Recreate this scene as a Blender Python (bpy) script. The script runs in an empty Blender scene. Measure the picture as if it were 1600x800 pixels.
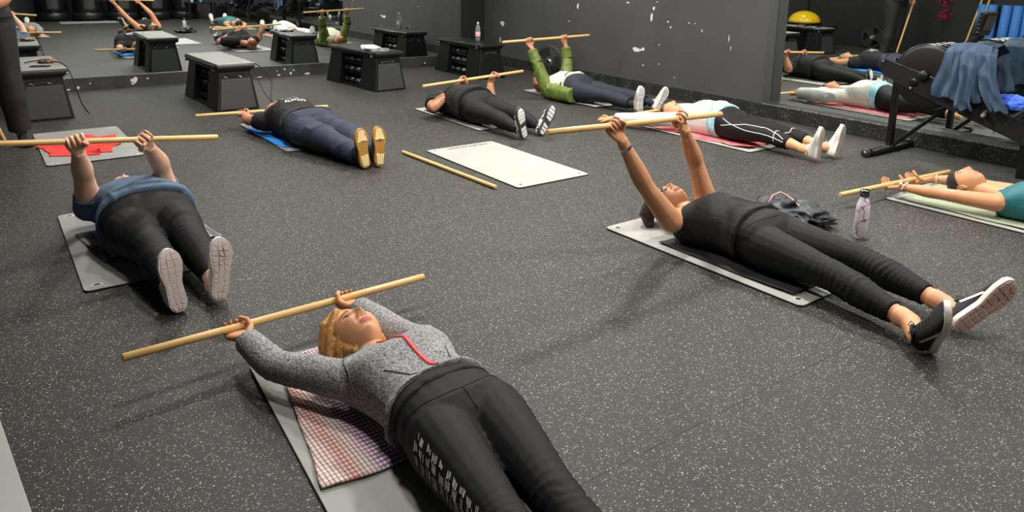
import bpy, bmesh, math, random
import numpy as np
from mathutils import Vector, Matrix
from mathutils.bvhtree import BVHTree

random.seed(7)
RNG = np.random.RandomState(7)
PI = math.pi
SC = bpy.context.scene
COL = SC.collection

# ------------------------------------------------------------------ camera
CAM_H, YAW, PITCH, ROLL = 1.39, 0.6356, 0.2067, 0.0171
cam_data = bpy.data.cameras.new('camera')
cam = bpy.data.objects.new('camera', cam_data)
COL.objects.link(cam)
fwd = Vector((math.sin(YAW)*math.cos(PITCH), math.cos(YAW)*math.cos(PITCH), -math.sin(PITCH)))
rgt = Vector((math.cos(YAW), -math.sin(YAW), 0))
upv = rgt.cross(fwd)
r2 = rgt*math.cos(ROLL) + upv*math.sin(ROLL)
u2 = upv*math.cos(ROLL) - rgt*math.sin(ROLL)
mt = Matrix((r2, u2, -fwd)).transposed().to_4x4()
mt.translation = Vector((0, 0, CAM_H))
cam.matrix_world = mt
cam_data.sensor_width = 36
cam_data.lens = 36*1160.12/1600
cam_data.shift_y = -(400-196.6)/1600
cam_data.clip_start = 0.05
cam_data.clip_end = 60
SC.camera = cam

# ------------------------------------------------------------------ world, lights, exposure
SC.view_settings.view_transform = 'Standard'
SC.view_settings.look = 'None'
SC.view_settings.gamma = 1
SC.view_settings.use_curve_mapping = False
SC.view_settings.exposure = 0.46
wd = bpy.data.worlds.new('world'); SC.world = wd; wd.use_nodes = True
wd.node_tree.nodes['Background'].inputs[0].default_value = (0.9, 0.95, 1.0, 1)
wd.node_tree.nodes['Background'].inputs[1].default_value = 0.0

CEIL = 3.0
# ceiling downlights: x, y, power
LAMPS = [(1.3, 1.4, 23), (3.6, 1.2, 60), (1.3, 3.9, 40), (3.6, 3.9, 80), (5.4, 3.3, 60),
         (1.6, 6.4, 46), (3.8, 6.4, 52), (5.6, 6.6, 42), (2.8, 8.6, 30), (0.4, 8.6, 11), (5.2, 0.4, 40), (2.6, -1.2, 26)]
for lx, ly, pw in LAMPS:
    ld = bpy.data.lights.new('downlight_lamp', 'AREA')
    ld.shape = 'DISK'; ld.size = 0.30; ld.energy = pw
    ld.color = (1.0, 0.965, 0.91)
    lo = bpy.data.objects.new('downlight_lamp', ld); COL.objects.link(lo)
    lo.location = (lx, ly, CEIL-0.055)

# ------------------------------------------------------------------ materials
MATS = {}
def lin(c):
    return tuple(((v/255)/12.92 if v/255 <= 0.04045 else ((v/255+0.055)/1.055)**2.4) for v in c)
def mat(name, rgb, rough=0.6, metal=0.0, noise=0.0, nscale=20, bump=0.0, bscale=80, spec=0.5,
        stretch=(1, 1, 1), rgb2=None, coat=0.0, trans=0.0, ramp=(0.35, 0.65), sheen=0.0, emit=0):
    if name in MATS: return MATS[name]
    m = bpy.data.materials.new(name); m.use_nodes = True
    nt = m.node_tree; b = nt.nodes['Principled BSDF']
    c = lin(rgb)
    b.inputs['Base Color'].default_value = (*c, 1)
    b.inputs['Roughness'].default_value = rough
    b.inputs['Metallic'].default_value = metal
    b.inputs['Specular IOR Level'].default_value = spec
    b.inputs['Coat Weight'].default_value = coat
    b.inputs['Transmission Weight'].default_value = trans
    b.inputs['Sheen Weight'].default_value = sheen
    if emit:
        b.inputs['Emission Color'].default_value = (*c, 1); b.inputs['Emission Strength'].default_value = emit
    if noise > 0 or rgb2 is not None or bump > 0:
        tc = nt.nodes.new('ShaderNodeTexCoord')
        mp = nt.nodes.new('ShaderNodeMapping'); mp.inputs['Scale'].default_value = stretch
        nt.links.new(tc.outputs['Object'], mp.inputs['Vector'])
    if noise > 0 or rgb2 is not None:
        n = nt.nodes.new('ShaderNodeTexNoise'); n.inputs['Scale'].default_value = nscale; n.inputs['Detail'].default_value = 5
        nt.links.new(mp.outputs[0], n.inputs['Vector'])
        r = nt.nodes.new('ShaderNodeValToRGB')
        c2 = lin(rgb2) if rgb2 is not None else tuple(min(1, v*(1+noise)) for v in c)
        c1 = c if rgb2 is not None else tuple(v*(1-noise) for v in c)
        r.color_ramp.elements[0].color = (*c1, 1); r.color_ramp.elements[1].color = (*c2, 1)
        r.color_ramp.elements[0].position = ramp[0]; r.color_ramp.elements[1].position = ramp[1]
        nt.links.new(n.outputs['Fac'], r.inputs['Fac']); nt.links.new(r.outputs['Color'], b.inputs['Base Color'])
    if bump > 0:
        n2 = nt.nodes.new('ShaderNodeTexNoise'); n2.inputs['Scale'].default_value = bscale; n2.inputs['Detail'].default_value = 4
        nt.links.new(mp.outputs[0], n2.inputs['Vector'])
        bp = nt.nodes.new('ShaderNodeBump'); bp.inputs['Strength'].default_value = bump; bp.inputs['Distance'].default_value = 0.004
        nt.links.new(n2.outputs['Fac'], bp.inputs['Height']); nt.links.new(bp.outputs[0], b.inputs['Normal'])
    MATS[name] = m
    return m

def rubber_material(name, base, fleck_amt, gloss=0.5):
    """black crumb rubber with light flecks of two sizes"""
    m = bpy.data.materials.new(name); m.use_nodes = True
    nt = m.node_tree; b = nt.nodes['Principled BSDF']; L = nt.links.new; N = nt.nodes.new
    geo = N('ShaderNodeNewGeometry')
    big = N('ShaderNodeTexNoise'); big.inputs['Scale'].default_value = 0.9; big.inputs['Detail'].default_value = 5
    L(geo.outputs['Position'], big.inputs['Vector'])
    br = N('ShaderNodeValToRGB')
    c = lin(base)
    br.color_ramp.elements[0].position = 0.3; br.color_ramp.elements[1].position = 0.7
    br.color_ramp.elements[0].color = (*[v*0.86 for v in c], 1); br.color_ramp.elements[1].color = (*[v*1.14 for v in c], 1)
    L(big.outputs['Fac'], br.inputs['Fac'])
    fine = N('ShaderNodeTexNoise'); fine.inputs['Scale'].default_value = 260; fine.inputs['Detail'].default_value = 2
    L(geo.outputs['Position'], fine.inputs['Vector'])
    prev = br.outputs['Color']
    warp = N('ShaderNodeTexNoise'); warp.inputs['Scale'].default_value = 140
    L(geo.outputs['Position'], warp.inputs['Vector'])
    wm = N('ShaderNodeVectorMath'); wm.operation = 'MULTIPLY_ADD'; wm.inputs[1].default_value = (0.008, 0.008, 0.008)
    L(warp.outputs['Color'], wm.inputs[0]); L(geo.outputs['Position'], wm.inputs[2])
    for sc, th, col, keep in ((150, 0.27, (190, 184, 164), 0.17*fleck_amt), (230, 0.30, (150, 147, 134), 0.26*fleck_amt), (105, 0.20, (206, 200, 186), 0.09*fleck_amt)):
        v = N('ShaderNodeTexVoronoi'); v.inputs['Scale'].default_value = sc
        L(wm.outputs[0], v.inputs['Vector'])
        lt = N('ShaderNodeMath'); lt.operation = 'LESS_THAN'; lt.inputs[1].default_value = th
        L(v.outputs['Distance'], lt.inputs[0])
        sp = N('ShaderNodeSeparateColor'); L(v.outputs['Color'], sp.inputs[0])
        k = N('ShaderNodeMath'); k.operation = 'LESS_THAN'; k.inputs[1].default_value = keep
        L(sp.outputs[0], k.inputs[0])
        mu = N('ShaderNodeMath'); mu.operation = 'MULTIPLY'; L(lt.outputs[0], mu.inputs[0]); L(k.outputs[0], mu.inputs[1])
        mx = N('ShaderNodeMix'); mx.data_type = 'RGBA'
        L(mu.outputs[0], mx.inputs[0]); L(prev, mx.inputs[6]); mx.inputs[7].default_value = (*lin(col), 1)
        prev = mx.outputs[2]
    L(prev, b.inputs['Base Color'])
    b.inputs['Roughness'].default_value = gloss
    b.inputs['Specular IOR Level'].default_value = 0.3
    bp = N('ShaderNodeBump'); bp.inputs['Strength'].default_value = 0.35; bp.inputs['Distance'].default_value = 0.002
    L(fine.outputs['Fac'], bp.inputs['Height']); L(bp.outputs[0], b.inputs['Normal'])
    return m

M_FLOOR = rubber_material('speckled_rubber', (41, 41, 39), 1.0, 0.55)
M_CURB = rubber_material('dark_speckled_rubber', (30, 31, 31), 0.55, 0.5)

def wall_material():
    m = bpy.data.materials.new('charcoal_wall_paint'); m.use_nodes = True
    nt = m.node_tree; b = nt.nodes['Principled BSDF']; L = nt.links.new; N = nt.nodes.new
    geo = N('ShaderNodeNewGeometry')
    n = N('ShaderNodeTexNoise'); n.inputs['Scale'].default_value = 2.2; n.inputs['Detail'].default_value = 8
    L(geo.outputs['Position'], n.inputs['Vector'])
    r = N('ShaderNodeValToRGB'); r.color_ramp.elements[0].position = 0.3; r.color_ramp.elements[1].position = 0.75
    r.color_ramp.elements[0].color = (*lin((62, 62, 61)), 1); r.color_ramp.elements[1].color = (*lin((71, 71, 70)), 1)
    L(n.outputs['Fac'], r.inputs['Fac'])
    # small pale scuffs
    mp = N('ShaderNodeMapping'); mp.inputs['Scale'].default_value = (9, 9, 3.0)
    L(geo.outputs['Position'], mp.inputs['Vector'])
    n2 = N('ShaderNodeTexNoise'); n2.inputs['Scale'].default_value = 1.6; n2.inputs['Detail'].default_value = 10; n2.inputs['Roughness'].default_value = 0.7
    L(mp.outputs[0], n2.inputs['Vector'])
    r3 = N('ShaderNodeValToRGB'); r3.color_ramp.elements[0].position = 0.70; r3.color_ramp.elements[1].position = 0.76
    r3.color_ramp.elements[0].color = (0, 0, 0, 1); r3.color_ramp.elements[1].color = (0.35, 0.35, 0.35, 1)
    L(n2.outputs['Fac'], r3.inputs['Fac'])
    mx = N('ShaderNodeMix'); mx.data_type = 'RGBA'; L(r3.outputs['Color'], mx.inputs[0]); L(r.outputs['Color'], mx.inputs[6])
    mx.inputs[7].default_value = (*lin((110, 108, 106)), 1)
    L(mx.outputs[2], b.inputs['Base Color'])
    b.inputs['Roughness'].default_value = 0.55
    return m
M_WALL = wall_material()
M_DARKWALL = mat('near_black_wall_paint', (27, 29, 29), 0.5, noise=0.12, nscale=3)
M_MIRROR = mat('mirror_glass', (226, 232, 230), 0.012, 1.0)
M_BLACK = mat('satin_black_plastic', (11, 12, 12), 0.42, spec=.35)
M_BLACKMET = mat('black_powder_coat', (9, 9, 10), 0.38, 0.2)
M_GREYPANEL = mat('grey_plastic_panel', (48, 49, 49), 0.5)
M_CHROME = mat('chrome', (215, 215, 218), 0.18, 1.0)
M_PLASTER = mat('white_plaster_chip', (205, 205, 205), 0.8, bump=0.5)
M_MATGREY = mat('grey_exercise_mat', (136, 136, 131), 0.62, noise=0.10, nscale=5, bump=0.15, bscale=300)
M_MATLIGHT = mat('pale_grey_exercise_mat', (154, 154, 148), 0.6, noise=0.05, nscale=5, bump=0.15, bscale=300)
M_MATEDGE = mat('mat_pale_rim', (180, 180, 174), 0.6)
M_MATUNDER = mat('mat_dark_underside', (24, 25, 25), 0.7)
M_WOOD = mat('pale_varnished_wood', (222, 184, 118), 0.42, nscale=14, rgb2=(206, 160, 92), stretch=(1, 9, 9), ramp=(0.3, 0.8), coat=0.15)
M_PRINT = mat('black_print', (30, 30, 30), 0.6)
M_PRINT_BLUE = mat('faint_blue_print', (150, 170, 180), 0.6)
M_WHITE = mat('white_rubber', (214, 212, 206), 0.55)

# ------------------------------------------------------------------ mesh helpers
class MB:
    """collects vertices and faces of one mesh; ms keeps one material slot per face"""
    def __init__(s): s.v = []; s.f = []; s.m = []
    def add(s, v, f, mi=0):
        o = len(s.v); s.v.extend([tuple(p) for p in v]); s.f.extend([tuple(i+o for i in q) for q in f]); s.m.extend([mi]*len(f))
        return s
def mesh_obj(name, mb, mats, parent=None, smooth=False, bevel=0, kind=None):
    me = bpy.data.meshes.new(name)
    me.from_pydata(mb.v, [], mb.f); me.update()
    if not isinstance(mats, (list, tuple)): mats = [mats]
    for m in mats: me.materials.append(m)
    if len(mats) > 1: me.polygons.foreach_set('material_index', mb.m)
    if smooth: me.polygons.foreach_set('use_smooth', [True]*len(me.polygons))
    o = bpy.data.objects.new(name, me); COL.objects.link(o)
    if parent is not None: o.parent = parent
    if kind: o['kind'] = kind
    if bevel > 0:
        b = o.modifiers.new('bevel', 'BEVEL'); b.width = bevel; b.segments = 2; b.limit_method = 'ANGLE'; b.angle_limit = math.radians(40)
    return o
def tag(o, label, cat, group=None):
    o['label'] = label; o['category'] = cat
    if group: o['group'] = group
    return o
def empty(name, loc=(0, 0, 0), rz=0.0):
    o = bpy.data.objects.new(name, None); COL.objects.link(o)
    o.location = loc; o.rotation_euler = (0, 0, rz); o.empty_display_size = 0.1
    return o
def struct(o): o['kind'] = 'structure'; return o
def box(mb, c, s, mi=0, rz=0.0, R=None):
    M = R if R is not None else Matrix.Rotation(rz, 3, 'Z')
    v = [Vector(c)+M @ Vector((sx*s[0]/2, sy*s[1]/2, sz*s[2]/2)) for sx in (-1, 1) for sy in (-1, 1) for sz in (-1, 1)]
    f = [(0, 1, 3, 2), (4, 6, 7, 5), (0, 4, 5, 1), (2, 3, 7, 6), (0, 2, 6, 4), (1, 5, 7, 3)]
    return mb.add(v, f, mi)
def hexa(mb, v, mi=0):
    """eight corners: bottom four (ccw) then top four"""
    return mb.add(v, [(0, 3, 2, 1), (4, 5, 6, 7), (0, 1, 5, 4), (1, 2, 6, 5), (2, 3, 7, 6), (3, 0, 4, 7)], mi)
def frame_of(d, hint=None):
    d = Vector(d).normalized()
    h = Vector(hint) if hint is not None else (Vector((0, 0, 1)) if abs(d.z) < 0.9 else Vector((1, 0, 0)))
    u = h - d*h.dot(d)
    if u.length < 1e-6: u = d.orthogonal()
    u.normalize(); return u, d.cross(u)
def loft(mb, stations, n=16, mi=0, cap=True):
    """stations: (centre, half_u, half_v, U, V, exponent)"""
    rings = []
    for (c, a, b, U, V, e) in stations:
        ring = []
        for k in range(n):
            t = 2*PI*k/n; ct, st = math.cos(t), math.sin(t)
            x = math.copysign(abs(ct)**(2/e), ct)*a; y = math.copysign(abs(st)**(2/e), st)*b
            ring.append(Vector(c)+U*x+V*y)
        rings.append(ring)
    v = [p for r in rings for p in r]; f = []
    for i in range(len(rings)-1):
        for k in range(n):
            k2 = (k+1) % n
            f.append((i*n+k, i*n+k2, (i+1)*n+k2, (i+1)*n+k))
    if cap:
        f.append(tuple(reversed(range(n)))); f.append(tuple((len(rings)-1)*n+k for k in range(n)))
    return mb.add(v, f, mi)
def tube(mb, pts, rad, n=10, mi=0, flat=1.0, hint=None, round_ends=False, e=2.0):
    pts = [Vector(p) for p in pts]; m = len(pts)
    if not isinstance(rad, (list, tuple)): rad = [rad]*m
    st = []; U = None
    for i in range(m):
        d = pts[min(i+1, m-1)]-pts[max(i-1, 0)]
        if U is None: U, V = frame_of(d, hint)
        else:
            dn = d.normalized(); U = (U-dn*U.dot(dn)).normalized(); V = dn.cross(U)
        st.append((pts[i], rad[i], rad[i]*flat, U.copy(), V.copy(), e))
    if round_ends:
        d0 = (pts[0]-pts[1]).normalized(); d1 = (pts[-1]-pts[-2]).normalized()
        s0 = [(pts[0]+d0*rad[0]*math.sin(a), rad[0]*math.cos(a), rad[0]*flat*math.cos(a), st[0][3], st[0][4], e) for a in (1.35, 0.9, 0.45)]
        s1 = [(pts[-1]+d1*rad[-1]*math.sin(a), rad[-1]*math.cos(a), rad[-1]*flat*math.cos(a), st[-1][3], st[-1][4], e) for a in (0.45, 0.9, 1.35)]
        st = s0+st+s1
    return loft(mb, st, n, mi)
def lathe(mb, prof, c=(0, 0, 0), n=24, mi=0, U=Vector((1, 0, 0)), V=Vector((0, 1, 0)), W=Vector((0, 0, 1))):
    return loft(mb, [(Vector(c)+W*z, r, r, U, V, 2) for r, z in prof], n, mi)
def grid(mb, fn, nu, nv, mi=0):
    v = [fn(i/nu, j/nv) for i in range(nu+1) for j in range(nv+1)]
    f = [(i*(nv+1)+j, (i+1)*(nv+1)+j, (i+1)*(nv+1)+j+1, i*(nv+1)+j+1) for i in range(nu) for j in range(nv)]
    return mb.add(v, f, mi)
def text_mesh(name, s, size, M, m, parent, depth=0.0006, bold=0.0, kind=None):
    cu = bpy.data.curves.new(name, 'FONT'); cu.body = s; cu.size = size; cu.extrude = depth; cu.offset = bold
    cu.align_x = 'CENTER'; cu.align_y = 'CENTER'
    t = bpy.data.objects.new('tmp', cu); COL.objects.link(t)
    dg = bpy.context.evaluated_depsgraph_get(); me = bpy.data.meshes.new_from_object(t.evaluated_get(dg))
    bpy.data.objects.remove(t); me.materials.clear(); me.materials.append(m); me.name = name
    o = bpy.data.objects.new(name, me); COL.objects.link(o); o.parent = parent; o.matrix_local = M
    return o

# ------------------------------------------------------------------ noise (vectorised value noise)
_T = RNG.rand(32, 32, 32)
def vnoise(p):
    i = np.floor(p).astype(int); f = p-i; f = f*f*(3-2*f); out = 0
    for a in (0, 1):
        for b in (0, 1):
            for c in (0, 1):
                w = (f[:, 0] if a else 1-f[:, 0])*(f[:, 1] if b else 1-f[:, 1])*(f[:, 2] if c else 1-f[:, 2])
                out = out+w*_T[(i[:, 0]+a) % 32, (i[:, 1]+b) % 32, (i[:, 2]+c) % 32]
    return out*2-1

# ------------------------------------------------------------------ THE ROOM
YB = 9.453          # plane of the back mirror
XR = 6.5875         # plane of the right mirror at the back corner
ANG = -0.0215       # the right wall is not quite square
def rw(y, off=0.0): # x of the right mirror plane at y, moved into the room by off
    return XR + math.sin(ANG)*(YB-y) - off
XL, YF = -1.30, -2.75

fl = empty('floor'); struct(fl)
# rubber rolls laid across the room with hairline joints
seams = [YF]
y = YF
while y < YB+0.2:
    y += 1.02
    seams.append(min(y, YB+0.3))
for i in range(len(seams)-1):
    if seams[i+1]-seams[i] < 0.05: continue
    mb = MB(); box(mb, ((XL+XR+0.3)/2, (seams[i]+seams[i+1])/2, -0.01), (XR+0.3-XL, seams[i+1]-seams[i]-0.0012, 0.02))
    mesh_obj('rubber_roll', mb, M_FLOOR, fl)
mb = MB(); box(mb, ((XL+XR+0.3)/2, (YF+YB+0.3)/2, -0.04), (XR+0.6-XL, YB+0.6-YF, 0.05)); mesh_obj('floor_base', mb, M_MATUNDER, fl)

wb = empty('wall_back'); struct(wb)
mb = MB(); box(mb, ((XL+XR)/2, YB+0.13, CEIL/2), (XR-XL+0.6, 0.20, CEIL)); mesh_obj('wall_face', mb, M_DARKWALL, wb)
xs = [XL+0.02, -0.75, 1.655, 3.75, 5.972]
for a, b in zip(xs[:-1], xs[1:]):
    mb = MB(); box(mb, ((a+b)/2, YB+0.015, 0.137+1.0), (b-a-0.003, 0.03, 2.0)); mesh_obj('mirror_panel', mb, M_MIRROR, wb)
mb = MB(); box(mb, (5.979, YB+0.010, 1.137), (0.010, 0.045, 2.0)); mesh_obj('mirror_edge_strip', mb, mat('brushed_trim', (150, 150, 148), 0.35, 0.9), wb)

tr = empty('trim_1'); struct(tr)
mb = MB(); box(mb, ((XL+rw(9.4, .15))/2, YB-0.015, 0.0685), (rw(9.4, .15)-XL, 0.05, 0.137)); mesh_obj('kick_board', mb, mat('scuffed_kick_board', (52, 52, 51), 0.5, noise=0.25, nscale=6), tr, bevel=0.002)
# paint chips on the kick board
def chip(mb, c, r, U, V, seed, e=0.0015):
    rr = random.Random(seed); n = 9; Nn = U.cross(V)
    v = [c+Nn*e]+[c+Nn*e+(U*math.cos(2*PI*k/n)*r[0]+V*math.sin(2*PI*k/n)*r[1])*rr.uniform(0.45, 1.1) for k in range(n)]
    return mb.add(v, [(0, 1+k, 1+(k+1) % n) for k in range(n)])
mb = MB()
for x, z, rx, rz in [(1.52, .075, .045, .045), (1.50, .04, .02, .02), (1.66, .085, .02, .01), (0.95, .03, .02, .025), (1.07, .07, .008, .012), (2.55, .01, .05, .012),
                     (2.55, .085, .012, .014), (3.28, .09, .016, .018), (3.36, .03, .022, .025), (3.40, .07, .01, .02), (3.58, .012, .05, .014), (3.9, .02, .03, .012),
                     (3.20, .02, .03, .012), (3.18, .07, .01, .01), (4.4, .012, .03, .01), (5.35, .05, .02, .012), (4.25, .01, .04, .008), (2.95, .01, .06, .008), (2.4, .012, .05, .007), (0.85, .015, .05, .01)]:
    chip(mb, Vector((x, YB-0.040, z)), (rx, rz), Vector((1, 0, 0)), Vector((0, 0, 1)), int(x*100+z*1000))
mesh_obj('paint_chips', mb, M_PLASTER, tr, kind='stuff')

# right wall: painted panel standing proud at the back, recessed mirror in front of it, rubber-clad kerb under both
dR = Vector((math.sin(ANG), -math.cos(ANG), 0)); nR = Vector((-math.cos(ANG), -math.sin(ANG), 0))   # along the wall towards the camera; into the room
def wp(y, off, z): return Vector((rw(y, off), y, z))
wr = empty('wall_right'); struct(wr)
mb = MB(); hexa(mb, [wp(YF-.2, -0.25, 0), wp(YB+.1, -0.25, 0), wp(YB+.1, -0.03, 0), wp(YF-.2, -0.03, 0), wp(YF-.2, -0.25, CEIL), wp(YB+.1, -0.25, CEIL), wp(YB+.1, -0.03, CEIL), wp(YF-.2, -0.03, CEIL)])
mesh_obj('wall_face', mb, M_DARKWALL, wr)
def slab(mb, y0, y1, o0, o1, z0, z1):
    return hexa(mb, [wp(y0, o1, z0), wp(y0, o0, z0), wp(y1, o0, z0), wp(y1, o1, z0), wp(y0, o1, z1), wp(y0, o0, z1), wp(y1, o0, z1), wp(y1, o1, z1)])
mb = MB(); slab(mb, 4.40, YB+.05, -0.03, 0.150, 0.137, CEIL); pw = mesh_obj('painted_panel', mb, M_WALL, wr)
for a, b in [(4.395, 1.2), (1.195, -2.2)]:
    mb = MB(); slab(mb, b, a, -0.028, 0.0, 0.137, 2.14); mesh_obj('mirror_panel', mb, M_MIRROR, wr)
tr = empty('trim_2'); struct(tr)
mb = MB(); slab(mb, YF, YB-0.03, -0.02, 0.163, 0.0, 0.137); mesh_obj('rubber_kerb', mb, M_CURB, tr, bevel=0.004)
mb = MB(); slab(mb, YF, 4.39, 0.156, 0.166, 0.131, 0.141); mesh_obj('kerb_edge_strip', mb, mat('worn_edge_strip', (120, 118, 112), 0.5, 0.5, noise=0.6, nscale=30), tr)
# white chips in the panel paint
def wallpt(px, py):
    """where a sight line given by direction angles meets the painted panel: used once to read chip positions off the photograph"""
    d = fwd + r2*((px-800)/1160.12) + u2*((196.6-py)/1160.12)
    p0 = wp(6, 0.15, 0); t = (p0-Vector((0, 0, CAM_H))).dot(nR)/d.dot(nR)
    return Vector((0, 0, CAM_H))+d*t
mb = MB()
for px, py, a, b in [(784.5, 36, 4, 5), (903, 10, 2.2, 7), (981, 4, 2.5, 1.5), (1022, 13, 2, 3), (1018.5, 27, 2, 7), (1048, 43, 1.6, 2), (1044, 34, 1.3, 1.3), (994, 78, 5, 4.5),
                     (1001, 78, 3, 2), (1005, 77, 2.4, 3), (1005, 102, 1.3, 1.2), (1030, 100, 1, 1), (1054, 121, 1, 1), (1030, 70, 1, 1), (1077, 36, 1.4, 1.4), (1086, 37, .8, .8), (889, 33, 2.5, .8), (782, 62, 1.2, 6),
                     (1139, 60, .6, 7), (1142, 75, .6, 5), (1097, 48, .8, 3), (1027, 3, 1.2, 1)]:
    c = wallpt(px, py); k = (c-Vector((0, 0, CAM_H))).length/1160
    chip(mb, c, (a*k*1.6, b*k), dR, Vector((0, 0, 1)), px, 0.002)
mesh_obj('paint_chips', mb, M_PLASTER, wr, kind='stuff')

wl = empty('wall_left'); struct(wl)
mb = MB(); box(mb, (XL-0.1, (YF+YB)/2, CEIL/2), (0.2, YB-YF+0.4, CEIL)); mesh_obj('wall_face', mb, M_DARKWALL, wl)
wf = empty('wall_front'); struct(wf)
mb = MB(); box(mb, ((XL+XR)/2, YF-0.1, CEIL/2), (XR-XL+0.6, 0.2, CEIL)); mesh_obj('wall_face', mb, mat('dark_grey_wall', (48, 49, 49), 0.6), wf)
ce = empty('ceiling'); struct(ce)
mb = MB(); box(mb, ((XL+XR)/2, (YF+YB)/2, CEIL+0.05), (XR-XL+0.8, YB-YF+0.6, 0.1)); mesh_obj('ceiling_board', mb, mat('dark_ceiling', (70, 70, 70), 0.8), ce)
for lx, ly, pw_ in LAMPS:
    e = empty('ceiling_downlight', (lx, ly, CEIL)); tag(e, 'round recessed ceiling downlight above the frame over the rubber floor', 'light', 'ceiling downlights')
    mb = MB(); lathe(mb, [(0.185, -0.0), (0.185, -0.03), (0.17, -0.04), (0.155, -0.035), (0.155, -0.005)], n=28); mesh_obj('trim_ring', mb, M_WHITE, e, True)
    mb = MB(); lathe(mb, [(0.154, -0.006), (0.154, -0.026)], n=28); mesh_obj('diffuser', mb, mat('lit_diffuser', (255, 246, 230), 0.5, emit=3.0), e)

# ------------------------------------------------------------------ MATS ON THE FLOOR
def ex_mat(name, x, y0, y1, w, label, m, ang=0.0, z=0.0, L=1.203, holes=True, th=0.010, prints=(), group=None):
    """y1 = foot end (near the camera), x = left edge; long side along Y"""
    cx, cy = x+w/2, (y0+y1)/2
    root = empty(name, (cx, cy, z), ang)
    tag(root, label, 'mat', group)
    L = abs(y1-y0); hw, hl, r = w/2, L/2, 0.028
    pts = []
    for sx, sy, a0 in ((1, 1, 0), (-1, 1, 90), (-1, -1, 180), (1, -1, 270)):
        for k in range(5):
            a = math.radians(a0+k*22.5)
            pts.append((sx*(hw-r)+r*math.cos(a), sy*(hl-r)+r*math.sin(a)))
    def plate(mb, sc, z0, z1):
        v = [(px-sc*(1 if px > 0 else -1), py-sc*(1 if py > 0 else -1), zz) for zz in (z0, z1) for px, py in pts]; n = len(pts)
        mb.add(v, [tuple(reversed(range(n))), tuple(n+k for k in range(n))]+[(k, (k+1) % n, n+(k+1) % n, n+k) for k in range(n)])
    mb = MB(); plate(mb, 0.0, 0.0, th*0.6); mesh_obj('foam_underside', mb, M_MATUNDER, root)
    mb = MB(); plate(mb, 0.0015, th*0.6, th); mesh_obj('top_layer', mb, m, root, bevel=0.0015)
    for sx in (-1, 1):
        for sy in (-1, 1):
            if (sy > 0 and not holes): continue
            mb = MB(); q = Vector((sx*(hw-0.055), sy*(hl-0.05), th))
            n = 20; v = []; f = []
            for rr, zz in ((0.020, 0.0004), (0.018, 0.002), (0.0125, 0.002), (0.0115, 0.0003)):
                v += [(q.x+1.25*rr*math.cos(2*PI*k/n), q.y+rr*math.sin(2*PI*k/n), q.z+zz) for k in range(n)]
            for i in range(3): f += [(i*n+k, i*n+(k+1) % n, (i+1)*n+(k+1) % n, (i+1)*n+k) for k in range(n)]
            f.append(tuple(3*n+k for k in range(n)))
            mb.add(v, f); mb.m = [0]*(3*n)+[1]; mesh_obj('eyelet', mb, [M_CHROME if False else M_MATEDGE, M_MATUNDER], root)
    for s, px, py, size, rot, mm in prints:
        M = Matrix.Translation((px, py, th+0.0004)) @ Matrix.Rotation(rot, 4, 'Z')
        text_mesh('print', s, size, M, mm, root, 0.0002, 0.0)
    return root
PR = [('LIVEUP', .17, .545, .055, PI, M_PRINT), ('TRAINING', -.02, .545, .055, PI, M_PRINT)]
W0 = 0.621
ex_mat('exercise_mat', 2.786, 4.898, 3.695, W0, 'pale grey exercise mat lying empty in the middle of the floor', M_MATLIGHT, prints=PR)
ex_mat('exercise_mat', 0.356, 7.10, 5.90, W0, 'grey exercise mat with the red towel spread on it', M_MATGREY)
ex_mat('exercise_mat', 0.298, 4.666, 3.463, W0, 'grey exercise mat under the person in the blue tee', M_MATGREY, ang=-0.01)
ex_mat('exercise_mat', 2.74, 2.833, 1.63, W0, 'grey exercise mat under the woman in the black tank top and glasses', M_MATLIGHT, ang=0.012)
ex_mat('exercise_mat', 4.919, 4.69, 3.487, W0, 'pale exercise mat under the red towel and white sweatshirt', M_MATLIGHT)
ex_mat('exercise_mat', 3.56, 6.50, 5.297, W0, 'light exercise mat under the person with the tattooed arm', M_MATLIGHT, ang=-0.015)
ex_mat('exercise_mat', 0.6385, 2.4535, 1.2505, W0, 'light grey exercise mat under the woman in the grey zip jacket', M_MATLIGHT, ang=-0.07)
ex_mat('exercise_mat', 1.88, 6.63, 5.43, W0, 'grey exercise mat under the man in navy trousers', M_MATGREY, prints=[('LIVEUP', .1, -.52, .07, 0, M_PRINT)])
ex_mat('exercise_mat', 5.23, 6.885, 5.685, W0, 'pale exercise mat under the person in the green jacket', M_MATLIGHT)
ex_mat('exercise_mat', 4.624, 2.25, 1.05, W0, 'white exercise mat beneath the sage green towel', M_MATLIGHT, ang=0.02)
ex_mat('exercise_mat', -0.62, 2.72, 1.50, W0, 'pale grey exercise mat cut by the lower left corner of the picture', M_MATLIGHT, ang=0.09)
ex_mat('exercise_mat', 2.1, -0.75, -1.95, W0, 'pale exercise mat seen only in the mirror, before the drums', M_MATLIGHT, ang=PI/2)

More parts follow.
